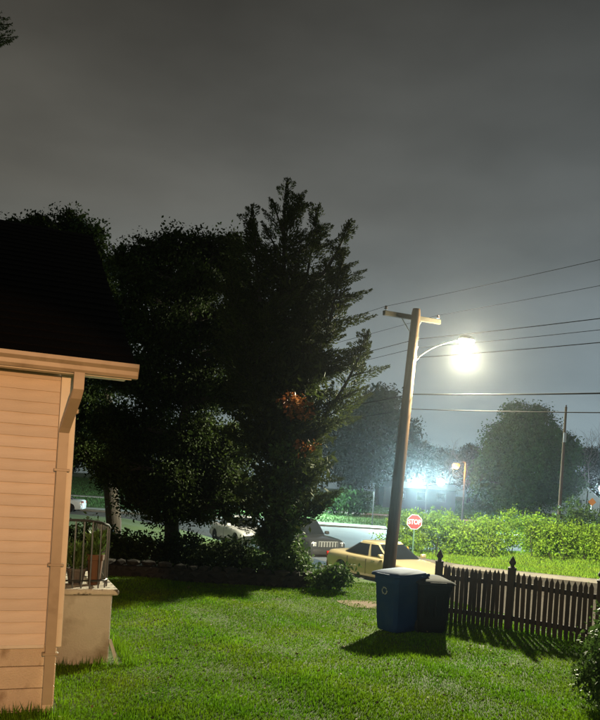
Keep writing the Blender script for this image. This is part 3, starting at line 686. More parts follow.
    ff.append(tuple((len(vlev)-1)*nth+k for k in range(nth))); c.add(vv, ff); c.build('cabin', paint, t, 'all')
    def pane(nm, t0, t1, v0, v1, sl0=0, sl1=0):
        def f(u, v):
            ta = t0+sl0*v; tb = t1+sl1*v; th = R(ta+(tb-ta)*u); vq = v0+(v1-v0)*v; p = CP(th,vq); e_ = .004
            n_ = (CP(th+e_,vq)-CP(th-e_,vq)).cross(CP(th,vq+e_)-CP(th,vq-e_)).normalized(); return p+n_*.008
        p = MB(); p.patch(f, 16, 7); p.build(nm, M_['glass'], t, 'all')
    pane('windshield', -44, 44, .16, .95); pane('rear_window', 138, 222, .20, .93)
    for a_, b_, s0, s1 in spec['side']:
        pane('side_window', a_, b_, .20, .90, s0, s1); pane('side_window', 360-b_, 360-a_, .20, .90, -s1, -s0)
    # trim
    xf = spec['st'][-1][0]; xr = spec['st'][0][0]; hl = spec['hl']
    for s in (-1,1):
        c = MB(); c.cbox((hl[0]-.10,s*hl[1]-hl[3],hl[2]-hl[4]),(hl[0]+.02,s*hl[1]+hl[3],hl[2]+hl[4]),.03, Matrix.Translation((0,0,0))); c.build('headlight', M_['headl'], t, True)
        c = MB(); c.cbox((xr-.015,s*Wd*.72-.16,spec['tlz']-.08),(xr+.10,s*Wd*.72+.16,spec['tlz']+.08),.03); c.build('taillight', M_['taill'], t, True)
        c = MB(); mxp = (g[0]-.42, s*(Wd+.04), bz+.09); c.cbox((mxp[0]-.07,mxp[1]-.10,mxp[2]-.06),(mxp[0]+.06,mxp[1]+.09,mxp[2]+.07),.03); c.build('mirror', spec.get('mir',paint), t, True)
        for x in spec['handles']:
            c = MB(); c.cbox((x-.09,s*Wd*.992-.02,bz-.12),(x+.09,s*Wd*.992+.018,bz-.09),.008); c.build('door_handle', M_['chrome'], t)
        for x in (-.98,-.05,.92):
            c = MB(); c.box((x-.007,min(s*(Wd-.03),s*(Wd+.003)),zb+.14),(x+.007,max(s*(Wd-.03),s*(Wd+.003)),bz-.06)); c.build('door_seam', M_['blackp'], t)
        c = MB(); c.cbox((wx[1]+wr*1.25,s*Wd*.965-.03,zb-.02),(wx[0]-wr*1.25,s*Wd*.965+.02,zb+.07),.015); c.build('sill', M_['blackp'], t)
    gr = spec['grille']; c = MB(); c.cbox((gr[0]-.06,-gr[1],gr[2]-gr[3]),(gr[0]+.012,gr[1],gr[2]+gr[3]),.02); go = c.build('grille', spec.get('grmat',M_['blackp']), t)
    k = gr[4]
    for i in range(k):
        y = -gr[1]+(i+.5)*2*gr[1]/k; c = MB(); c.cbox((gr[0]+.008,y-gr[1]/k*.42,gr[2]-gr[3]*.82),(gr[0]+.018,y+gr[1]/k*.42,gr[2]+gr[3]*.82),.004); c.build('grille_slot', M_['blackp'] if spec.get('grmat') else M_['chrome'], go)
    bpz = spec['bump']
    for xx, nm in ((xf,'front_bumper'),(xr,'rear_bumper')):
        sg = 1 if xx == xf else -1
        c = MB(); pts = [(xx+sg*(.05-.17*(a_/1.0)**4), a_*Wd*.94, bpz) for a_ in [i/8-1 for i in range(17)]]
        vs2 = []; f2 = []
        for p in pts: vs2 += [(p[0]-sg*.12,p[1],bpz-.12),(p[0],p[1],bpz-.10),(p[0]+sg*.012,p[1],bpz),(p[0],p[1],bpz+.09),(p[0]-sg*.12,p[1],bpz+.11)]
        for i in range(16):
            for j in range(4): f2.append((i*5+j,i*5+j+1,i*5+6+j,i*5+5+j))
        c.add(vs2, f2); c.build(nm, spec.get('bmat',paint), t, True)
    return t
sedan = dict(L=4.55, W=1.76, wr=.315, wx=(1.36,-1.33), belt=.90, roof=1.40, tlz=.78, bump=.46,
    st=[(-2.24,.80,.62,.74,.34),(-2.20,.87,.80,.90,.26),(-1.95,.94,.86,.955,.22),(-1.4,.985,.88,.95,.20),(-.5,1.0,.88,.93,.20),(.5,1.0,.87,.91,.20),(1.0,.99,.84,.90,.20),(1.5,.97,.79,.83,.20),(1.95,.91,.70,.745,.22),(2.18,.83,.62,.67,.26),(2.25,.72,.54,.60,.34)],
    cab=(1.12,.22,-.80,-1.78,.80,.60), side=[(50,86,6,0),(88.5,128,0,-4)], hl=(2.06,.58,.62,.17,.07), grille=(2.235,.30,.55,.05,3), handles=(-.62,.28), seams=())
suv = dict(L=4.5, W=1.84, wr=.37, wx=(1.36,-1.32), belt=1.10, roof=1.72, tlz=1.0, bump=.58, zb=.34, mir=M_['blackp'], bmat=M_['blackp'],
    st=[(-2.2,.90,.80,1.05,.46),(-2.15,.96,1.0,1.14,.36),(-1.4,1.0,1.06,1.15,.34),(-.3,1.0,1.06,1.14,.34),(.6,1.0,1.05,1.12,.34),(1.0,.98,1.03,1.11,.34),(1.6,.95,1.0,1.07,.34),(2.0,.90,.96,1.02,.36),(2.14,.86,.9,.97,.42),(2.17,.82,.8,.92,.48)],
    cab=(.98,.42,-1.98,-2.16,.86,.70), sq=6, side=[(48,82,4,0),(84.5,104,0,0),(107,130,0,-1)], hl=(2.15,.60,.86,.10,.10), grille=(2.185,.44,.86,.115,7), grmat=M_['galv'], handles=(-.55,.32), seams=())
HD = math.atan2(-.893,.45)
grp = 'cars parked along the side street'
car('parked_car', 'golden yellow sedan parked behind the utility pole', (2.98,24.35,ROADZ+.002), HD+R(9), M_['gold'], sedan, grp)
car('parked_car', 'dark grey off-road car with slotted grille parked behind the sedan', (.1,30.3,ROADZ+.002), HD+R(4), M_['suvpaint'], suv, grp)
car('parked_car', 'white car parked beyond the slotted-grille car, half hidden by the tree', (-2.7,36.2,ROADZ+.002), HD, M_['whitecar'], sedan, grp)
wp = at(66,509,56); car('parked_car', 'white car on the far road, in the gap between house and trees', (wp.x-.75,wp.y-.6,ROADZ+.002), R(186), M_['whitecar'], sedan, 'cars on the far road')

# ================================================================== VEGETATION
def limb(mb, a, c, r0, r1, wob=.1, n=5, seg=6):
    a, c = Vector(a), Vector(c); L0 = (c-a).length
    pts = [a.lerp(c,i/n)+(Vector((random.uniform(-1,1),random.uniform(-1,1),random.uniform(-.5,.8)))*wob*L0*.25*math.sin(math.pi*i/n)) for i in range(n+1)]
    mb.tube(pts, [r0+(r1-r0)*i/n for i in range(n+1)], seg); return pts
def blob_leaves(lobes, n, size, seed, clump=.32, per=26, aspect=.55, core=0):
    """lobes: (centre, (rx,ry,rz)); leaves gather in clumps near the lobes' skins"""
    g = np.random.default_rng(seed); C = np.array([list(c) for c,r in lobes]); Rr = np.array([r for c,r in lobes])
    vol = Rr.prod(1)**.75; k = g.choice(len(lobes), max(1,n//per), p=vol/vol.sum())
    d = g.normal(0,1,(len(k),3)); d /= np.linalg.norm(d,axis=1,keepdims=True)
    rad = .93*g.uniform(.35,1.0,len(k))**.6
    cc = C[k]+d*Rr[k]*rad[:,None]
    idx = np.repeat(np.arange(len(k)), per); s = clump*g.uniform(.5,1.4,len(k))
    P = cc[idx]+np.clip(g.normal(0,1,(len(idx),3)),-1.25,1.25)*s[idx][:,None]*np.array([1,1,.8])
    D = d[idx]*.35+np.array([0,0,-.45])
    l = size*g.uniform(.45,1.5,len(idx))
    if core:
        k2 = g.choice(len(lobes), int(n*core), p=vol/vol.sum()); d2 = g.normal(0,1,(len(k2),3)); d2 /= np.linalg.norm(d2,axis=1,keepdims=True)
        P = np.concatenate([P, C[k2]+d2*Rr[k2]*(g.uniform(0,1,len(k2))**.5*.72)[:,None]]); D = np.concatenate([D, d2]); l = np.concatenate([l, size*g.uniform(1.8,3.0,len(k2))])
    return leaves(P, D, l, l*aspect, seed+1, .8), cc
def broad_tree(name, label, base, lobes, n, size, seed, m, trunk_r, group=None, clump=.32, core=0, per=26):
    base = Vector(base); t = thing(name, label, 'tree', base, 0, group)
    lobes = [(Vector(c)-base, r) for c,r in lobes]
    V, cc = blob_leaves(lobes, n, size, seed, clump, per, .55, core)
    V[:,2] = np.maximum(V[:,2], .05)
    link(bpy.data.objects.new('crown', np_mesh('crown', V, 4, m)), t)
    random.seed(seed); mb = MB(); hi = max(c.z for c,r in lobes); cx = sum(c.x for c,r in lobes)/len(lobes); cyy = sum(c.y for c,r in lobes)/len(lobes)
    spine = limb(mb, (0,0,-.25), (cx*.5,cyy*.5,hi*.85), trunk_r, trunk_r*.25, .12, 8, 10); mb.build('trunk', M_['bark'], t, True)
    mb = MB()
    for c, r in lobes:
        s = min(spine, key=lambda p: abs(p.z-max(.6,(c.z-r[2]*.8)))); pts = limb(mb, s, c, trunk_r*.38, trunk_r*.10, .25, 5, 6)
        for k in range(5):
            dv = Vector((random.gauss(0,1),random.gauss(0,1),random.gauss(.3,.8))).normalized()
            limb(mb, random.choice(pts[2:]), c+Vector((dv.x*r[0],dv.y*r[1],dv.z*r[2]))*.95, trunk_r*.12, trunk_r*.03, .3, 4, 4)
    mb.build('limbs', M_['bark'], t, True); return t
def plumes(axes, seed, sprig=.078, dens=520):
    """juniper foliage: every axis (a,c,r) is a pointed plume of sprigs"""
    g = np.random.default_rng(seed); out = []
    for a, c, r in axes:
        a = np.array(a,float); c = np.array(c,float); Lg = np.linalg.norm(c-a); n = max(10,int(Lg*dens*(.6+r*2.2)))
        t = g.uniform(0,1,n)**.9; dirn = (c-a)/Lg
        bendv = np.array([0,0,.18*Lg])
        P = a+(c-a)*t[:,None]+bendv*((t**2-t)[:,None])
        rr = r*(1-t)**1.05*g.uniform(0,1,n)**.6+.006
        o = g.normal(0,1,(n,3)); o -= (o@dirn)[:,None]*dirn; o /= np.linalg.norm(o,axis=1,keepdims=True)+1e-9
        P = P+o*rr[:,None]; D = dirn*1.1+o*.6+np.array([0,0,.25])
        l = sprig*g.uniform(.6,1.4,n)*(1-.45*t); out.append(leaves(P, D, l, l*.34, int(g.integers(1e6)), .38))
    return np.concatenate(out)

# --- the juniper
JD = 17.0; jb = at(279,575,JD); jz = hz(jb.x,JD); J0 = Vector((jb.x,JD,jz))
jun = thing('juniper_tree', 'tall dark juniper with pointed spires beside the street', 'tree', J0)
random.seed(11); axes = []; tk = MB(); lb = MB()
leaders = [((287,180),0,1.55,.03,.0),((252,205),-.5,1.3,.40,.35),((318,207),.35,1.0,.42,.2),((349,221),.1,.34,.70,.6),((343,248),-.3,.72,.36,.75),((236,234),.5,1.25,.38,.3),((369,330),-.2,.9,.30,.5),((229,262),-.6,1.2,.30,.3)]
main_top = at(284,192,JD)-J0; main_base = Vector((0,0,-.2))
tk.tube([main_base,Vector((.02,0,.8)),main_top*.3,main_top*.6+Vector((.05,0,0)),main_top*.97],[.24,.20,.15,.09,.02],12); tk.build('trunk', M_['bark'], jun, True)
for i, ((px,py),dd,rm,f0,bow) in enumerate(leaders):
    top = at(px,py,JD+dd)-J0; st_ = Vector((main_top.x*f0,0,main_top.z*f0)) if i else Vector((0,0,1.0))
    mid = st_.lerp(top,.5)+Vector(((top.x-st_.x)*.25*bow*2,(top.y-st_.y)*.2,-.25*bow*2 if i else 0))
    def pos(f): return st_*(1-f)**2+mid*2*f*(1-f)+top*f*f
    if i: lb.tube([pos(k/6) for k in range(7)], [.085-.075*k/6 for k in range(7)], 6)
    Ln = (top-st_).length; nbr = int(Ln*(10 if i else 12)); tip = (pos(1)-pos(.93)).normalized()
    axes.append((pos(.90), top, .10)); axes.append((pos(.80), top-tip*.08, .18))
    for k in range(nbr):
        f = k/nbr; h = f; prof_ = (1-h)**.75*(1.0 if h > .14 else .75+1.8*h)
        ln = min(rm*1.05,.12+.40*Ln*(1-f))*random.choice((.45,.65,.85,1.05,1.35))*random.uniform(.85,1.12)*(1 if f > .14 or i else .8)+.06
        if random.random() < .10: ln *= 1.25
        a = random.uniform(0,2*math.pi); up = R(random.uniform(8,46)) if f > .25 or i else R(random.uniform(-12,25))
        ln = min(ln, 1.4)
        if i == 0 and f < .17 and math.cos(a) > -.2: ln *= .5
        p = pos(f); e = p+Vector((math.cos(a)*math.cos(up),math.sin(a)*math.cos(up),math.sin(up)))*ln
        axes.append((p.lerp(e,.08), e, .10+.17*ln))
        if ln > .7: lb.tube([p,p.lerp(e,.5),p.lerp(e,.85)],[.022,.014,.004],4,False)
for (px,py,dd) in ((366,270,-.2),(364,291,.2),(368,313,-.1),(358,262,.3),(333,226,.3),(326,232,-.2),(304,196,.1),(272,200,-.1),(262,222,-.4),(241,232,.3),(222,236,.2),(232,252,-.4),(226,280,-.5),(348,300,0),(366,345,-.1),(352,360,.2),(372,352,.3),(340,330,-.5),(336,400,-.4),(340,420,.3),(334,455,0),(343,489,-.3),(330,500,-.6),(322,470,-.9),(322,440,-1.0),(230,300,-.7),(225,340,-.8),(240,420,-1),(260,460,-1.1),(300,470,-1.1),(285,520,-.9),(262,525,-.7)):
    e = at(px,py,JD+dd)-J0; f = max(.06,min(.9,(e.z-.7)/main_top.z)); p = Vector((main_top.x*f,0,main_top.z*f))
    k_ = .34 if py > 330 else .20; axes.append((p.lerp(e,.25 if py > 330 else .55), e, k_)); axes.append((p.lerp(e,.55), e+Vector((random.uniform(-.2,.2),random.uniform(-.3,.3),random.uniform(-.25,.0))), k_*.7)); axes.append((p.lerp(e,.1), p.lerp(e,.8)+Vector((random.uniform(-.25,.25),random.uniform(-.4,.4),random.uniform(-.35,.1))), .30))
    lb.tube([p,p.lerp(e,.55),p.lerp(e,.92)],[.035,.02,.006],5,False)
lb.build('limbs', M_['bark'], jun, True)
jc = [(main_top*f+Vector((0,0,0)),(r_,r_,.55)) for f, r_ in ((.2,.8),(.3,1.0),(.4,1.0),(.5,.95),(.6,.8),(.7,.6),(.8,.4))]
Vc, _ = blob_leaves(jc, 9000, .16, 23, .3, 20, .35)
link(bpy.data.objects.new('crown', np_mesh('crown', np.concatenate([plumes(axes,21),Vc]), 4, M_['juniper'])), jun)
V, _ = blob_leaves([(at(300,408,16.1)-J0,(.28,.2,.22)),(at(306,445,16.1)-J0,(.2,.2,.15)),(at(292,400,16.0)-J0,(.2,.2,.12))], 420, .10, 5, .10, 14)
link(bpy.data.objects.new('russet_foliage', np_mesh('russet_foliage', V, 4, M_['autumn'])), jun)

def pxl(lst, d0, jit, seed):
    g = random.Random(seed); out = []
    for px,py,r in lst:
        d = d0+g.uniform(-jit,jit); k = r*d/F; out.append((at(px,py,d),(k,k*1.15,k*.9)))
    return out
# --- broadleaf trees at the back of the lawn
l2 = pxl([(128,262,20),(150,258,24),(178,250,24),(205,252,22),(225,262,18),(140,285,26),(200,285,28),(170,290,30),(125,320,30),(165,335,36),(208,330,34),(235,345,28),(120,370,32),(160,385,38),(205,385,38),(240,395,28),(115,425,28),(150,435,34),(195,440,36),(235,445,28),(140,480,26),(175,485,28),(215,488,26),(245,490,20),(112,470,20),(160,512,14),(205,514,14),(228,246,16),(236,275,20),(240,310,22),(185,468,30),(130,455,28),(220,470,26),(150,500,18),(195,505,18),(130,500,14),(185,512,12),(228,508,13),(250,505,12)], 18.6, 1.0, 3)
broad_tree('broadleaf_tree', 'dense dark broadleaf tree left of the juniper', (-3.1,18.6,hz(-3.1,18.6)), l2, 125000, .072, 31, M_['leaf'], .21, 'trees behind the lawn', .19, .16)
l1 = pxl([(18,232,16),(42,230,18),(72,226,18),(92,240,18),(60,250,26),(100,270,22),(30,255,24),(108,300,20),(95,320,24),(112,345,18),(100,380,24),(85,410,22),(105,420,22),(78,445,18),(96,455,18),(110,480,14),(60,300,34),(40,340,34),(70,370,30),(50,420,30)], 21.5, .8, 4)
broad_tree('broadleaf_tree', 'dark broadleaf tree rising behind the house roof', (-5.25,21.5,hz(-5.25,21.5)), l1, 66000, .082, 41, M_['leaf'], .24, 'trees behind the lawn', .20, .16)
# --- understory shrubs at the foot of the trees
random.seed(5)
sh_lab = ['dark shrub just behind the stoop railing','dark shrub under the house-side tree trunk','dim leafy shrub by the foot of the house-side tree','dim leafy shrub between the stoop and the dark trees','dim leafy shrub before the broadleaf trunk','dim leafy shrub right of the broadleaf trunk','dim leafy shrub left of the juniper trunk','leafy shrub around the juniper trunk','leafy shrub right of the juniper, before the slotted grille car','bright low bush at the end of the stone wall']
for i, (px, py, d, r, hgt) in enumerate([(72,552,15.5,.55,1.15),(102,556,17.0,.55,.95),(122,566,17.6,.55,.8),(150,566,17.8,.65,.75),(178,562,17.5,.6,.85),(208,562,17.4,.6,.7),(240,560,17.3,.65,.8),(272,556,16.8,.62,1.3),(297,570,16.5,.50,.80),(331,581,15.9,.42,.50)]):
    p = at(px,py,d); z = hz(p.x,p.y); lo = [(Vector((p.x+random.uniform(-.3,.3)*r,p.y+random.uniform(-.2,.2),z+hgt*f)),(r*(1.05-.35*f),r*.8,hgt*.28)) for f in (.3,.55,.78)]
    broad_tree('shrub', sh_lab[i], (p.x,p.y,z), lo, 2600, .085, 60+i, M_['shrub'] if i > 6 else M_['leaf'], .035, 'shrubs at the back of the lawn', .12)['category'] = 'shrub'
# ivy climbing the lit side of the juniper trunk
iv = [(at(286,y,16.4),(.30,.25,.33)) for y in (450,480,505,530,550)]
V, _ = blob_leaves(iv, 2600, .085, 77, .14)
o = tag(link(bpy.data.objects.new('climbing_ivy', np_mesh('climbing_ivy', V, 4, M_['shrub']))), 'leafy ivy climbing the juniper trunk', 'ivy')
# --- low field-stone wall along the back of the lawn
wall = thing('stone_wall', 'low dark field-stone wall at the back of the lawn', 'stone wall')
random.seed(9)
stones = []
for k in range(4):
    bm = bmesh.new(); bmesh.ops.create_icosphere(bm, subdivisions=1, radius=.5)
    for v in bm.verts: v.co *= random.uniform(.85,1.12); v.co.x = max(-.46,min(.46,v.co.x)); v.co.z = max(-.42,min(.42,v.co.z)); v.co.y = max(-.4,min(.4,v.co.y))
    sm = bpy.data.meshes.new('stone'); bm.to_mesh(sm); bm.free(); sm.materials.append(M_['stone']); stones.append(sm)
wx0, wx1 = -5.4, .42
def wy(x): return 16.15-.045*(x+2.5)
b = MB(); b.box((wx0,16.05,-.15),(wx1-.05,16.28,.24)); core = b.build('wall_core', M_['stone'], wall)
for row, zc in enumerate((.04,.17,.29)):
    x = wx0-random.uniform(0,.15)
    while x < wx1-.1:
        w = random.uniform(.20,.40); z = hz(x,16)+zc
        inst(random.choice(stones), 'stone', wall, (x+w/2,16.16+random.uniform(-.02,.03),z), (0,0,random.choice((0,math.pi))+random.uniform(-.1,.1)), (w*1.08,.46,.175)); x += w
# --- hedge beyond the road
random.seed(21)
hl_ = []
for i in range(58):
    x = 4.6+random.random()*17.5; u = (x-4.6)/17.5; y = 36.6-u*3.4+random.uniform(-1.0,2.2); z = hz(x,y); top = 1.42+.25*math.sin(x*1.3)+.25*math.sin(x*2.9+1)+.3*(y-35)/3
    for f in (.35,.8): hl_.append((Vector((x+random.uniform(-.4,.4),y,z+top*f)),(random.uniform(.6,1.0),.7,random.uniform(.4,.62))))
hb = Vector((11,35.5,hz(11,35.5))); hedge = thing('hedge', 'long sunlit-green leafy hedge of tangled vines beyond the road'.replace('sunlit-green','bright green'), 'hedge', hb)
V, cc = blob_leaves([(c-hb,r) for c,r in hl_], 92000, .112, 91, .17, 22, .50); V[:,2] = np.maximum(V[:,2],-.25)
link(bpy.data.objects.new('foliage', np_mesh('foliage', V, 4, M_['hedge'])), hedge)
gq = np.random.default_rng(14); shoot = []
for k in range(150):
    c = cc[gq.integers(len(cc))]
    if c[2] < .75: continue
    L1 = gq.uniform(.3,.75); dd = np.array([gq.normal(0,.35),gq.normal(0,.35),1.0]); tt = gq.uniform(0,1,26); Pq = c+dd*L1*tt[:,None]+gq.normal(0,.03,(26,3))
    shoot.append(leaves(Pq, np.tile(np.array([0,0,.4]),(26,1)), .15*(1-.4*tt), .065*(1-.4*tt), 300+k, .8))
link(bpy.data.objects.new('shoots', np_mesh('shoots', np.concatenate(shoot), 4, M_['hedge'])), hedge)
mb = MB(); hh_ = np.random.default_rng(4)
for k in range(170):
    c = cc[hh_.integers(len(cc))]; a = Vector((c[0]+random.uniform(-.3,.3),c[1],hz(c[0]+hb.x,c[1]+hb.y)-hb.z-.05)); limb(mb, a, Vector(c), .025, .008, .2, 4, 4)
tag(mb.build('stems', M_['bark'], hedge), kind='stuff')
bp_ = at(577,520,36.5); lo = [(Vector((bp_.x+dx_,36.5+dy_,hz(bp_.x,36.5)+zz)),(.85,.8,.7)) for dx_,dy_,zz in ((0,0,1.0),(-.5,.2,1.7),(.5,-.1,1.8),(0,.1,2.25),(.9,.3,1.2),(-.9,.3,1.1))]
broad_tree('shrub', 'rounded darker shrub rising above the bright hedge', (bp_.x,36.5,hz(bp_.x,36.5)), lo, 5200, .12, 95, M_['shrub'], .06, None, .2)['category'] = 'shrub'
bq = ground_pt(598,712); lo = [(Vector((bq.x+a_,bq.y+b_,c_)),(.30,.30,.26)) for a_,b_,c_ in ((.22,.0,.25),(.30,.2,.55),(.26,-.1,.75),(.40,.3,.9),(.18,.3,.3),(.35,.5,.65))]
broad_tree('shrub', 'dark shrub on the lawn before the right fence post', (bq.x+.25,bq.y+.15,0), lo, 9500, .05, 97, M_['shrub'], .03, None, .10)['category'] = 'shrub'
# --- round park tree
rd = 70; rb_ = at(523,511,rd)
lr_ = pxl([(525,425,22),(505,440,24),(545,440,24),(495,465,24),(525,460,30),(558,462,24),(490,488,20),(515,490,24),(545,490,24),(570,485,16),(515,415,16),(538,415,14),(480,480,10),(565,445,14)], rd, 1.4, 8)
broad_tree('park_tree', 'round-crowned park tree lit green by the floodlights', (rb_.x,rd,hz(rb_.x,rd)), lr_, 60000, .20, 101, M_['roundt'], .24, None, .42, .12)
# --- small tree on the turf
sb_ = at(348,512,68); ls_ = [(at(x,y,68),(r,r,r*.8)) for x,y,r in ((340,500,.9),(350,497,1.1),(362,499,.9),(335,507,.7),(356,506,.9),(366,506,.7))]
broad_tree('small_tree', 'small low tree on the floodlit turf', (sb_.x,68,hz(sb_.x,68)), ls_, 2600, .30, 105, M_['roundt'], .10, None, .3)
# --- far trees
def proto_far(seed, w, h):
    g = random.Random(seed); lobes = []
    for k in range(16):
        a = g.uniform(0,6.28); f = g.uniform(0,1); rr = w*.5*(1-.55*abs(f-.35))*g.uniform(.1,.8)
        lobes.append((Vector((rr*math.cos(a),rr*math.sin(a),h*(.22+.66*f))),(w*.24,w*.24,h*.15)))
    return lobes
far_lab = 'dark tree in the row beyond the park turf'
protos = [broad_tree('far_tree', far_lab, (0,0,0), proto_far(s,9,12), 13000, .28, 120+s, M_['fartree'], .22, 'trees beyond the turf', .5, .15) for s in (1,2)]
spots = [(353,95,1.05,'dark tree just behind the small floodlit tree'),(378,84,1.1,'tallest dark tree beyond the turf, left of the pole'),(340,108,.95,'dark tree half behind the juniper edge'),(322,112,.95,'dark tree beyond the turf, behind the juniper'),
    (398,98,.92,'dark tree behind the left end of the low building'),(300,118,.9,'dark tree beyond the glimpsed floodlight'),(118,118,.9,'dark tree beyond the far road, behind the broadleaf crown'),(92,112,.85,'dark tree past the far road, behind the house-side trunk'),(66,118,.8,'dark tree past the far road, above the white car'),
    (415,116,.75,'dark tree behind the twin floodlights'),(440,121,.74,'dark tree behind the orange street light'),(470,120,.74,'dark tree behind the right end of the low building'),(498,115,.8,'dark tree close behind the round tree, left side'),(560,112,.8,'dark tree close behind the round tree, by the far pole'),(590,105,.74,'dark tree behind the white gable house')]
random.seed(31)
for i, (px, d, s, lab) in enumerate(spots):
    o = protos[i] if i < 2 else copy_tree(protos[i%2])
    o['label'] = lab; p = at(px,490,d); o.location = (p.x,d,hz(p.x,d)-.1); o.rotation_euler = (0,0,random.uniform(0,6)); o.scale = (s,s,s*random.uniform(.95,1.05))
def bare_tree(name, label, base, h, seed, r0=.16):
    g = random.Random(seed); t = thing(name, label, 'tree', base, 0, 'bare trees beyond the park'); tr = MB(); br = MB()
    def grow(p, d, ln, r, lev):
        e = p+d*ln; m_ = p.lerp(e,.5)+Vector((g.gauss(0,1),g.gauss(0,1),0))*ln*.06
        (tr if lev == 0 else br).tube([p,m_,e],[r,r*.8,r*.55],6 if lev < 2 else 3, False)
        if lev >= 5: return
        for k in range(3 if lev < 4 else 2):
            dd = (d+Vector((g.gauss(0,.5),g.gauss(0,.5),g.gauss(.12,.25)))).normalized(); grow(e if k else m_.lerp(e,.6), dd, ln*g.uniform(.62,.85), r*.55, lev+1)
    grow(Vector((0,0,-.2)), Vector((0,0,1)), h*.30, r0, 0); tr.build('trunk', M_['bark'], t); br.build('branches', M_['twig'], t)
for i, (px, d, h, lab) in enumerate([(424,96,9.5,'bare tree above the twin floodlights'),(447,98,8.5,'bare tree behind the orange street light'),(468,100,8.8,'bare tree between the orange light and the round tree'),(408,92,8.5,'bare tree left of the twin floodlights'),(588,88,12.5,'tall bare tree behind the white gable house')]):
    p = at(px,490,d); bare_tree('bare_tree', lab, (p.x,d,hz(p.x,d)), h, 200+i)
# --- tall pine left of the house, only a branch tip reaches into view
pb_ = Vector((-14.2,24.5,hz(-14.2,24.5))); pine = thing('pine_tree', 'tall pine whose dark branch tip shows high above the house roof', 'tree', pb_)
random.seed(44); axes = []; mb = MB(); mb.tube([(0,0,-.3),(.1,0,6),(0,.1,12),(0,0,18.6)],[.32,.26,.17,.03],12); mb.build('trunk', M_['bark'], pine, True); mb = MB()
tips = [at(17,37,24.0)-pb_, at(4,18,24.6)-pb_, at(6,42,23.8)-pb_, at(12,24,24.2)-pb_]
for tpv in tips:
    a = Vector((0,0,tpv.z-.5)); mb.tube([a,a.lerp(tpv,.5)+Vector((0,0,.1)),tpv],[.06,.04,.01],5); axes += [(a.lerp(tpv,.60),tpv,.34),(a.lerp(tpv,.75),tpv+Vector((-.15,.1,.25)),.25),(a.lerp(tpv,.72),tpv+Vector((-.12,-.1,-.2)),.25),(a.lerp(tpv,.2),a.lerp(tpv,.75)+Vector((0,.3,.1)),.35)]
for k in range(70):
    f = k/70; z = 7+f*11.4; a = random.uniform(1.7,4.6) if 13 < z < 18.9 else random.uniform(0,6.28); ln = (2.6*(1-f)+.5)*random.uniform(.7,1.0)
    if -1.3 < a < 1.3 or a > 5: ln = min(ln, 2.0)
    p = Vector((0,0,z)); e = p+Vector((math.cos(a)*ln,math.sin(a)*ln,.35*ln)); axes.append((p.lerp(e,.2),e,.35)); mb.tube([p,e],[.045,.01],4)
mb.build('limbs', M_['bark'], pine); link(bpy.data.objects.new('crown', np_mesh('crown', plumes(axes,55,.12,140), 4, M_['juniper'])), pine)

# ================================================================== FAR LIGHTS AND BUILDINGS
fd_ = 60.0; fl, fr = at(416,482,fd_), at(440.5,482,fd_); fc = (fl+fr)/2; fz = hz(fc.x,fd_+.3)
fp = thing('floodlight_pole', 'twin floodlights glaring blue-white on one pole beyond the hedge', 'floodlight', (fc.x,fd_+.3,fz))
q = MB(); q.tube([(0,0,-.3),(0,0,fc.z-fz+.15)], [.11,.085], 10); q.build('shaft', M_['farsteel'], fp, True)
q = MB(); q.tube([(fl.x-fc.x-.1,-.02,fl.z-fz-.28),(fr.x-fc.x+.1,-.02,fr.z-fz-.28)], .045, 8); q.build('crossbar', M_['farsteel'], fp, True)
for p in (fl,fr):
    lx = p.x-fc.x; lz = p.z-fz
    q = MB(); Mq = Matrix.Translation((lx,-.15,lz)) @ Matrix.Rotation(R(82),4,'X'); q.lathe([(.08,-.26),(.17,-.22),(.31,-.02),(.34,.05),(.34,.08),(.30,.07)], 20, Mq); fh = q.build('flood_head', M_['farsteel'], fp, True)
    q = MB(); q.lathe([(.29,.072),(.29,.085),(.16,.11),(.01,.115)], 20, Mq); q.build('flood_lens', M_['lamp_f'], fh, True)
    point('flood_light', fh, (lx,-.45,lz-.02), 32000, (.60,.93,1.0), .15, R(172), (1.3 if p is fr else -.5,-1,-.12))
sd_ = 66.0; sl_, spb = at(456,464,sd_), at(463,505,sd_); sz0 = hz(spb.x,sd_)
sn = thing('sodium_street_light', 'orange sodium street light on a slim steel pole', 'street light', (spb.x,sd_,sz0))
rx = sl_.x-spb.x; rz1 = sl_.z-sz0
q = MB(); q.tube([(0,0,-.2),(.0,0,rz1+.05),(-.06,0,rz1+.22),(rx*.55,0,rz1+.27),(rx+.12,0,rz1+.17)],[.09,.065,.06,.05,.04],8); q.build('shaft', M_['farsteel'], sn, True)
q = MB(); q.lathe([(.2,.0),(.2,.04),(.14,.12),(.01,.15)], 14, Matrix.Translation((rx,0,rz1+.06)) @ Matrix.Diagonal((1.6,1,1,1))); q.build('lamp_housing', M_['farsteel'], sn, True)
q = MB(); q.lathe([(.01,-.44),(.17,-.40),(.30,-.28),(.34,-.13),(.27,.0),(.16,.03)], 18, Matrix.Translation((rx,0,rz1+.03))); q.build('lamp_lens', M_['lamp_s'], sn, True)
point('sodium_lamp', sn, (rx,-.1,rz1-.62), 2600, (1,.34,.045), .14)
rf = at(601,489,76); rz2 = hz(rf.x,76); rp = thing('floodlight_pole', 'bluish floodlight on a short pole beside the white gable house', 'floodlight', (rf.x+.2,76.2,rz2))
q = MB(); q.tube([(0,0,-.2),(0,0,rf.z-rz2)], [.08,.06], 8); q.build('shaft', M_['farsteel'], rp, True)
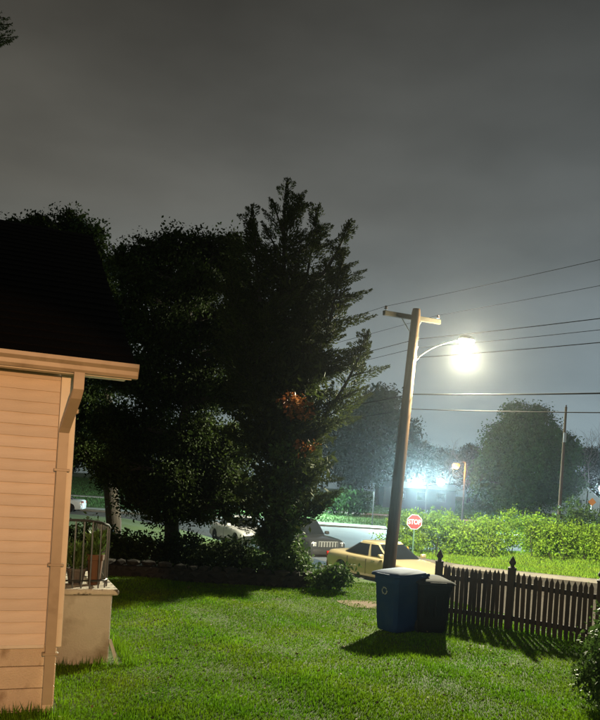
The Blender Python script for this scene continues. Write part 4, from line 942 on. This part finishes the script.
Mq = Matrix.Translation((-.1,-.15,rf.z-rz2)) @ Matrix.Rotation(R(80),4,'X'); q = MB(); q.lathe([(.08,-.3),(.17,-.25),(.30,-.02),(.33,.08),(.28,.07)], 18, Mq); q.build('flood_head', M_['farsteel'], rp, True)
q = MB(); q.lathe([(.27,.072),(.27,.085),(.01,.10)], 18, Mq); q.build('flood_lens', M_['lamp_f'], rp, True)
point('flood_light', rp, (-.1,-.5,rf.z-rz2), 8000, (.66,.88,1.0), .2)
lp = at(285,477,66); lz2 = hz(lp.x,66.2); rp = thing('floodlight_pole', 'floodlight on a short pole glimpsed through the juniper', 'floodlight', (lp.x,66.2,lz2))
q = MB(); q.tube([(0,0,-.2),(0,0,lp.z-lz2)], [.08,.06], 8); q.build('shaft', M_['farsteel'], rp, True)
Mq = Matrix.Translation((0,-.15,lp.z-lz2)) @ Matrix.Rotation(R(80),4,'X'); q = MB(); q.lathe([(.08,-.3),(.17,-.25),(.30,-.02),(.33,.08),(.28,.07)], 18, Mq); q.build('flood_head', M_['farsteel'], rp, True)
q = MB(); q.lathe([(.27,.072),(.27,.085),(.01,.10)], 18, Mq); q.build('flood_lens', M_['lamp_f'], rp, True)
point('flood_light', rp, (0,-.5,lp.z-lz2), 17000, (.76,1.0,.97), .2)
# low grey building behind the floodlights
bl0, bl1 = at(384,490,82), at(456,490,82); bz0 = hz(12,82); bw = bl1.x-bl0.x
lb_ = thing('low_building', 'long low grey building behind the twin floodlights', 'building', (bl0.x,82,bz0))
q = MB(); q.box((0,0,-.4),(bw,7,2.35)); q.build('wall', M_['farwall'], lb_)
q = MB(); q.add([(-.4,-.5,2.30),(bw+.4,-.5,2.30),(bw+.4,7.5,2.30),(-.4,7.5,2.30),(-.4,3.5,3.0),(bw+.4,3.5,3.0)],[(0,1,5,4),(2,3,4,5),(0,4,3),(1,2,5),(3,2,1,0)]); q.build('roof', M_['farroof'], lb_)
for k in range(3):
    x = 1.4+k*(bw-3.4)/2; q = MB(); q.cbox((x-.05,-.04,.95),(x+.95,.02,1.95),.01); w_ = q.build('window', M_['farsteel'], lb_); q = MB(); q.box((x+.02,-.05,1.02),(x+.88,-.041,1.88)); q.build('pane', M_['glass'], w_)
# white gable house
gp_ = at(585,495,88); gz0 = hz(gp_.x,88); gh = thing('gable_house', 'white gable house half hidden behind the shrub', 'house', (gp_.x,88,gz0), R(-8))
eave, peak = 2.1, at(585.5,486,88).z-gz0
q = MB(); q.prism([(-1.7,-.3),(1.7,-.3),(1.7,eave),(0,peak-.15),(-1.7,eave)], -8, 0, Matrix.Rotation(R(90),4,'X')); q.build('wall', M_['whitewall'], gh)
q = MB()
for s in (-1,1): q.add([(s*2.0,-.3,eave-.22),(0,-.3,peak),(0,8.2,peak),(s*2.0,8.2,eave-.22),(s*2.0,-.3,eave-.34),(0,-.3,peak-.12),(0,8.2,peak-.12),(s*2.0,8.2,eave-.34)],[(0,1,2,3),(4,7,6,5),(0,4,5,1),(3,2,6,7),(0,3,7,4)])
q.build('roof', M_['whitewall'], gh)
q = MB(); q.box((-4.6,1.2,-.3),(-1.68,6,1.75)); q.build('wing_wall', M_['whitewall'], gh)
q = MB(); q.add([(-4.9,.9,1.7),(-1.66,.9,1.7),(-1.66,6.3,1.7),(-4.9,6.3,1.7),(-4.5,3.5,2.6),(-1.66,3.5,2.6)],[(0,1,5,4),(2,3,4,5),(0,4,3),(1,2,5),(3,2,1,0)]); q.build('wing_roof', M_['whitewall'], gh)
for x in (-.75,.35):
    q = MB(); q.cbox((x-.06,-.04,.75),(x+.46,.02,1.95),.01); w_ = q.build('window', M_['whitewall'], gh); q = MB(); q.box((x,-.05,.82),(x+.40,-.041,1.88)); q.build('pane', M_['glass'], w_)
# far pole
fpp = at(559.5,508,54); ft = at(566,407,54); fz0 = hz(fpp.x,54); far_p = thing('utility_pole', 'slim far utility pole in front of the round park tree', 'utility pole', (fpp.x,54,fz0), 0, 'poles of the far street')
dv = Vector((ft.x-fpp.x,0,ft.z-fz0)); q = MB(); q.tube([dv*-.03,dv*.5,dv],[.13,.11,.085],10); q.build('shaft', M_['pole'], far_p, True)
q = MB(); q.lathe([(.02,0),(.06,.02),(.04,.08),(.06,.12),(.01,.16)], 10, Matrix.Translation(dv)); q.build('insulator', M_['porcelain'], far_p, True)
q = MB(); q.cbox((-.1,-.18,-.35),(.1,-.11,.35),.02, Matrix.Translation(dv*.78)); q.build('meter_box', M_['galv'], far_p)

# ================================================================== GRASS
def blades(P, h, w, seed, lean=.45):
    g = np.random.default_rng(seed); n = len(P); a = g.uniform(0,2*np.pi,n); s = np.stack([np.cos(a),np.sin(a),np.zeros(n)],1)
    b2 = g.uniform(0,2*np.pi,n); ln = g.uniform(.1,1,n)*lean
    T = P+np.stack([np.cos(b2)*ln*h, np.sin(b2)*ln*h, h*np.sqrt(1-np.minimum(ln,.9)**2)],1)
    return np.stack([P-s*w[:,None], P+s*w[:,None], T],1).reshape(-1,3)
def mask(X, Y):
    lx = (X+2.12)*math.cos(WALL_A)+(Y-6.82)*math.sin(WALL_A); ly = -(X+2.12)*math.sin(WALL_A)+(Y-6.82)*math.cos(WALL_A)
    inh = ((lx < .05) & (ly > -.06)) | ((lx < .9) & (ly > SY0-.03) & (ly < SY1+1.2))
    dirt = ((X-1.45)/.55)**2+((Y-14.3)/.5)**2+.35*np.sin(X*9)*np.sin(Y*11) < .25
    return ~inh & ~dirt & ((road_dist(X,Y) > .4)) & ~((np.abs(Y-16.16) < .16) & (X < .35))
g = np.random.default_rng(77)
def scatter(n, y0, y1, fx0, fx1, pw=1.0):
    Y = y0+(y1-y0)*g.uniform(0,1,n)**pw; X = (fx0+(fx1-fx0)*g.uniform(0,1,n))*Y
    k = mask(X,Y); return X[k], Y[k]
X, Y = scatter(400000, 4.6, 17.5, -.46, .50, 1.25)
cl_ = np.sin(X*2.1+1)*np.sin(Y*1.7)+.6*np.sin(X*5.3+Y*3.1)+.5*np.sin(Y*6.1-X*2.2)
hh2 = g.uniform(.02,.046,len(X))*(1+.22*cl_); P = np.stack([X,Y,height(X,Y)-.004],1)
lawn = link(bpy.data.objects.new('lawn_grass', np_mesh('lawn_grass', blades(P,np.maximum(hh2,.015),g.uniform(.003,.0065,len(X))*(1+.03*Y),1), 3, M_['grass'])))
tag(lawn, 'short green grass of the lawn', 'grass', kind='stuff')
# longer tufts against walls, bins and fence
X, Y = scatter(30000, 5.5, 16.2, -.42, .46)
lx = (X+2.12)*math.cos(WALL_A)+(Y-6.82)*math.sin(WALL_A); ly = -(X+2.12)*math.sin(WALL_A)+(Y-6.82)*math.cos(WALL_A)
near = ((ly > -.22) & (ly < .0) & (lx < .12)) | ((np.abs(lx-.5) < .55) & (ly > SY0-.16) & (ly < SY0)) | ((lx > 0) & (lx < .12) & (ly < SY0)) | ((lx > .88) & (lx < 1.05) & (ly > SY0-.1) & (ly < SY1))
tw = (Vector((0,0))); fx = (X-fB.x)*fd.x+(Y-fB.y)*fd.y; fx = fx/fd.length; fy = -(X-fB.x)*fd.y/fd.length+(Y-fB.y)*fd.x/fd.length
near |= (np.abs(fy) < .08) & (fx > -1.3)
X2, Y2 = X[near], Y[near]; X2 = np.repeat(X2,4)+g.normal(0,.03,len(X2)*4); Y2 = np.repeat(Y2,4)+g.normal(0,.03,len(Y2)*4); P = np.stack([X2,Y2,height(X2,Y2)-.005],1)
tag(link(bpy.data.objects.new('tall_grass', np_mesh('tall_grass', blades(P,g.uniform(.06,.16,len(P)),g.uniform(.004,.007,len(P)),2,.6), 3, M_['grass']))), 'long uncut grass at the foot of walls and fence', 'grass', kind='stuff')
X, Y = scatter(3600, 4.6, 15.5, -.44, .46, 1.1); k = (np.sin(X*1.9+Y)*np.sin(Y*1.3-X*.7) > -.1); X, Y = X[k], Y[k]
P = np.stack([X,Y,height(X,Y)+g.uniform(.02,.045,len(X))],1); D = np.stack([g.normal(0,1,len(X)),g.normal(0,1,len(X)),np.full(len(X),.25)],1)
tag(link(bpy.data.objects.new('clover', np_mesh('clover', leaves(P,D,g.uniform(.02,.045,len(X)),g.uniform(.016,.035,len(X)),9,.15), 4, M_['clover']))), 'scattered clover and broad weeds in the lawn', 'clover', kind='stuff')
X, Y = scatter(420, 5, 15.5, -.42, .44, 1.0); P = np.stack([X,Y,height(X,Y)+.045],1); D = np.stack([g.normal(0,1,len(X)),g.normal(0,1,len(X)),np.full(len(X),.1)],1)
tag(link(bpy.data.objects.new('fallen_leaves', np_mesh('fallen_leaves', leaves(P,D,g.uniform(.03,.06,len(X)),g.uniform(.02,.04,len(X)),19,.1), 4, M_['fallen']))), 'dry fallen leaves lying on the lawn', 'leaves', kind='stuff')
n = 70000; Y = g.uniform(24,38,n); X = g.uniform(.10,.52,n)*Y; D_ = road_dist(X,Y); k = (D_ > .36) & ((X-KP.x)*KN.x+(Y-KP.y)*KN.y < 0); X, Y = X[k], Y[k]
P = np.stack([X,Y,height(X,Y)-.01],1)
tag(link(bpy.data.objects.new('verge_grass', np_mesh('verge_grass', blades(P,g.uniform(.05,.13,len(P)),g.uniform(.012,.024,len(P)),3,.5), 3, M_['hedge']))), 'mown grass verge before the hedge', 'grass', kind='stuff')
n = 60000; Y = g.uniform(61,104,n); X = g.uniform(-.40,.30,n)*Y; k = np.abs(Y-yp) > 1.2; X, Y = X[k], Y[k]; P = np.stack([X,Y,height(X,Y)-.01],1)
tag(link(bpy.data.objects.new('park_grass', np_mesh('park_grass', blades(P,g.uniform(.07,.18,len(P)),g.uniform(.03,.07,len(P)),4,.5), 3, M_['parkgrass']))), 'park turf beyond the far road', 'grass', kind='stuff')

# ================================================================== YARD FLOODLIGHT BESIDE THE PHOTOGRAPHER (its warm light is on the house wall)
pl_ = Vector((.8,-1.0,hz(.8,-1.0))); ln_ = thing('yard_floodlight', 'shielded warm yard light on a post, aimed at the cream siding', 'yard light', pl_)
q = MB(); q.tube([(0,0,-.3),(0,0,2.88)], .045, 10); q.lathe([(.10,0),(.10,.05),(.05,.10)],12); q.build('post', M_['darkiron'], ln_, True)
aim = Vector((-.462,.887,-.16)).normalized(); qa = aim.to_track_quat('Z','Y').to_matrix().to_4x4(); Mq = Matrix.Translation((0,0,3.0)) @ qa
q = MB(); q.lathe([(.04,-.16),(.09,-.14),(.13,-.02),(.14,.10),(.13,.10),(.12,-.01),(.03,-.03)], 18, Mq); hd_ = q.build('shade', M_['darkiron'], ln_, True)
q = MB(); q.lathe([(.02,-.03),(.045,.0),(.04,.045),(.01,.06)], 12, Mq); q.build('bulb', M_['lamp_p'], hd_, True)
point('yard_light', ln_, Vector((0,0,3.0))+aim*.13, 1650, (1,.505,.21), .05, R(33), aim).data.spot_blend = .25

# ================================================================== HAZE
hzm = bpy.data.materials.new('night_haze'); hzm.use_nodes = True; t_ = hzm.node_tree; t_.nodes.clear()
pv = t_.nodes.new('ShaderNodeVolumePrincipled'); pv.inputs['Density'].default_value = .00022; pv.inputs['Color'].default_value = (.86,.9,.92,1); pv.inputs['Anisotropy'].default_value = .92
ou = t_.nodes.new('ShaderNodeOutputMaterial'); t_.links.new(pv.outputs[0], ou.inputs['Volume'])
b = MB(); b.box((-305,-65,-2.0),(305,425,21)); hazeo = tag(b.build('haze', hzm), 'thin pale night mist filling the air', 'haze', kind='stuff')
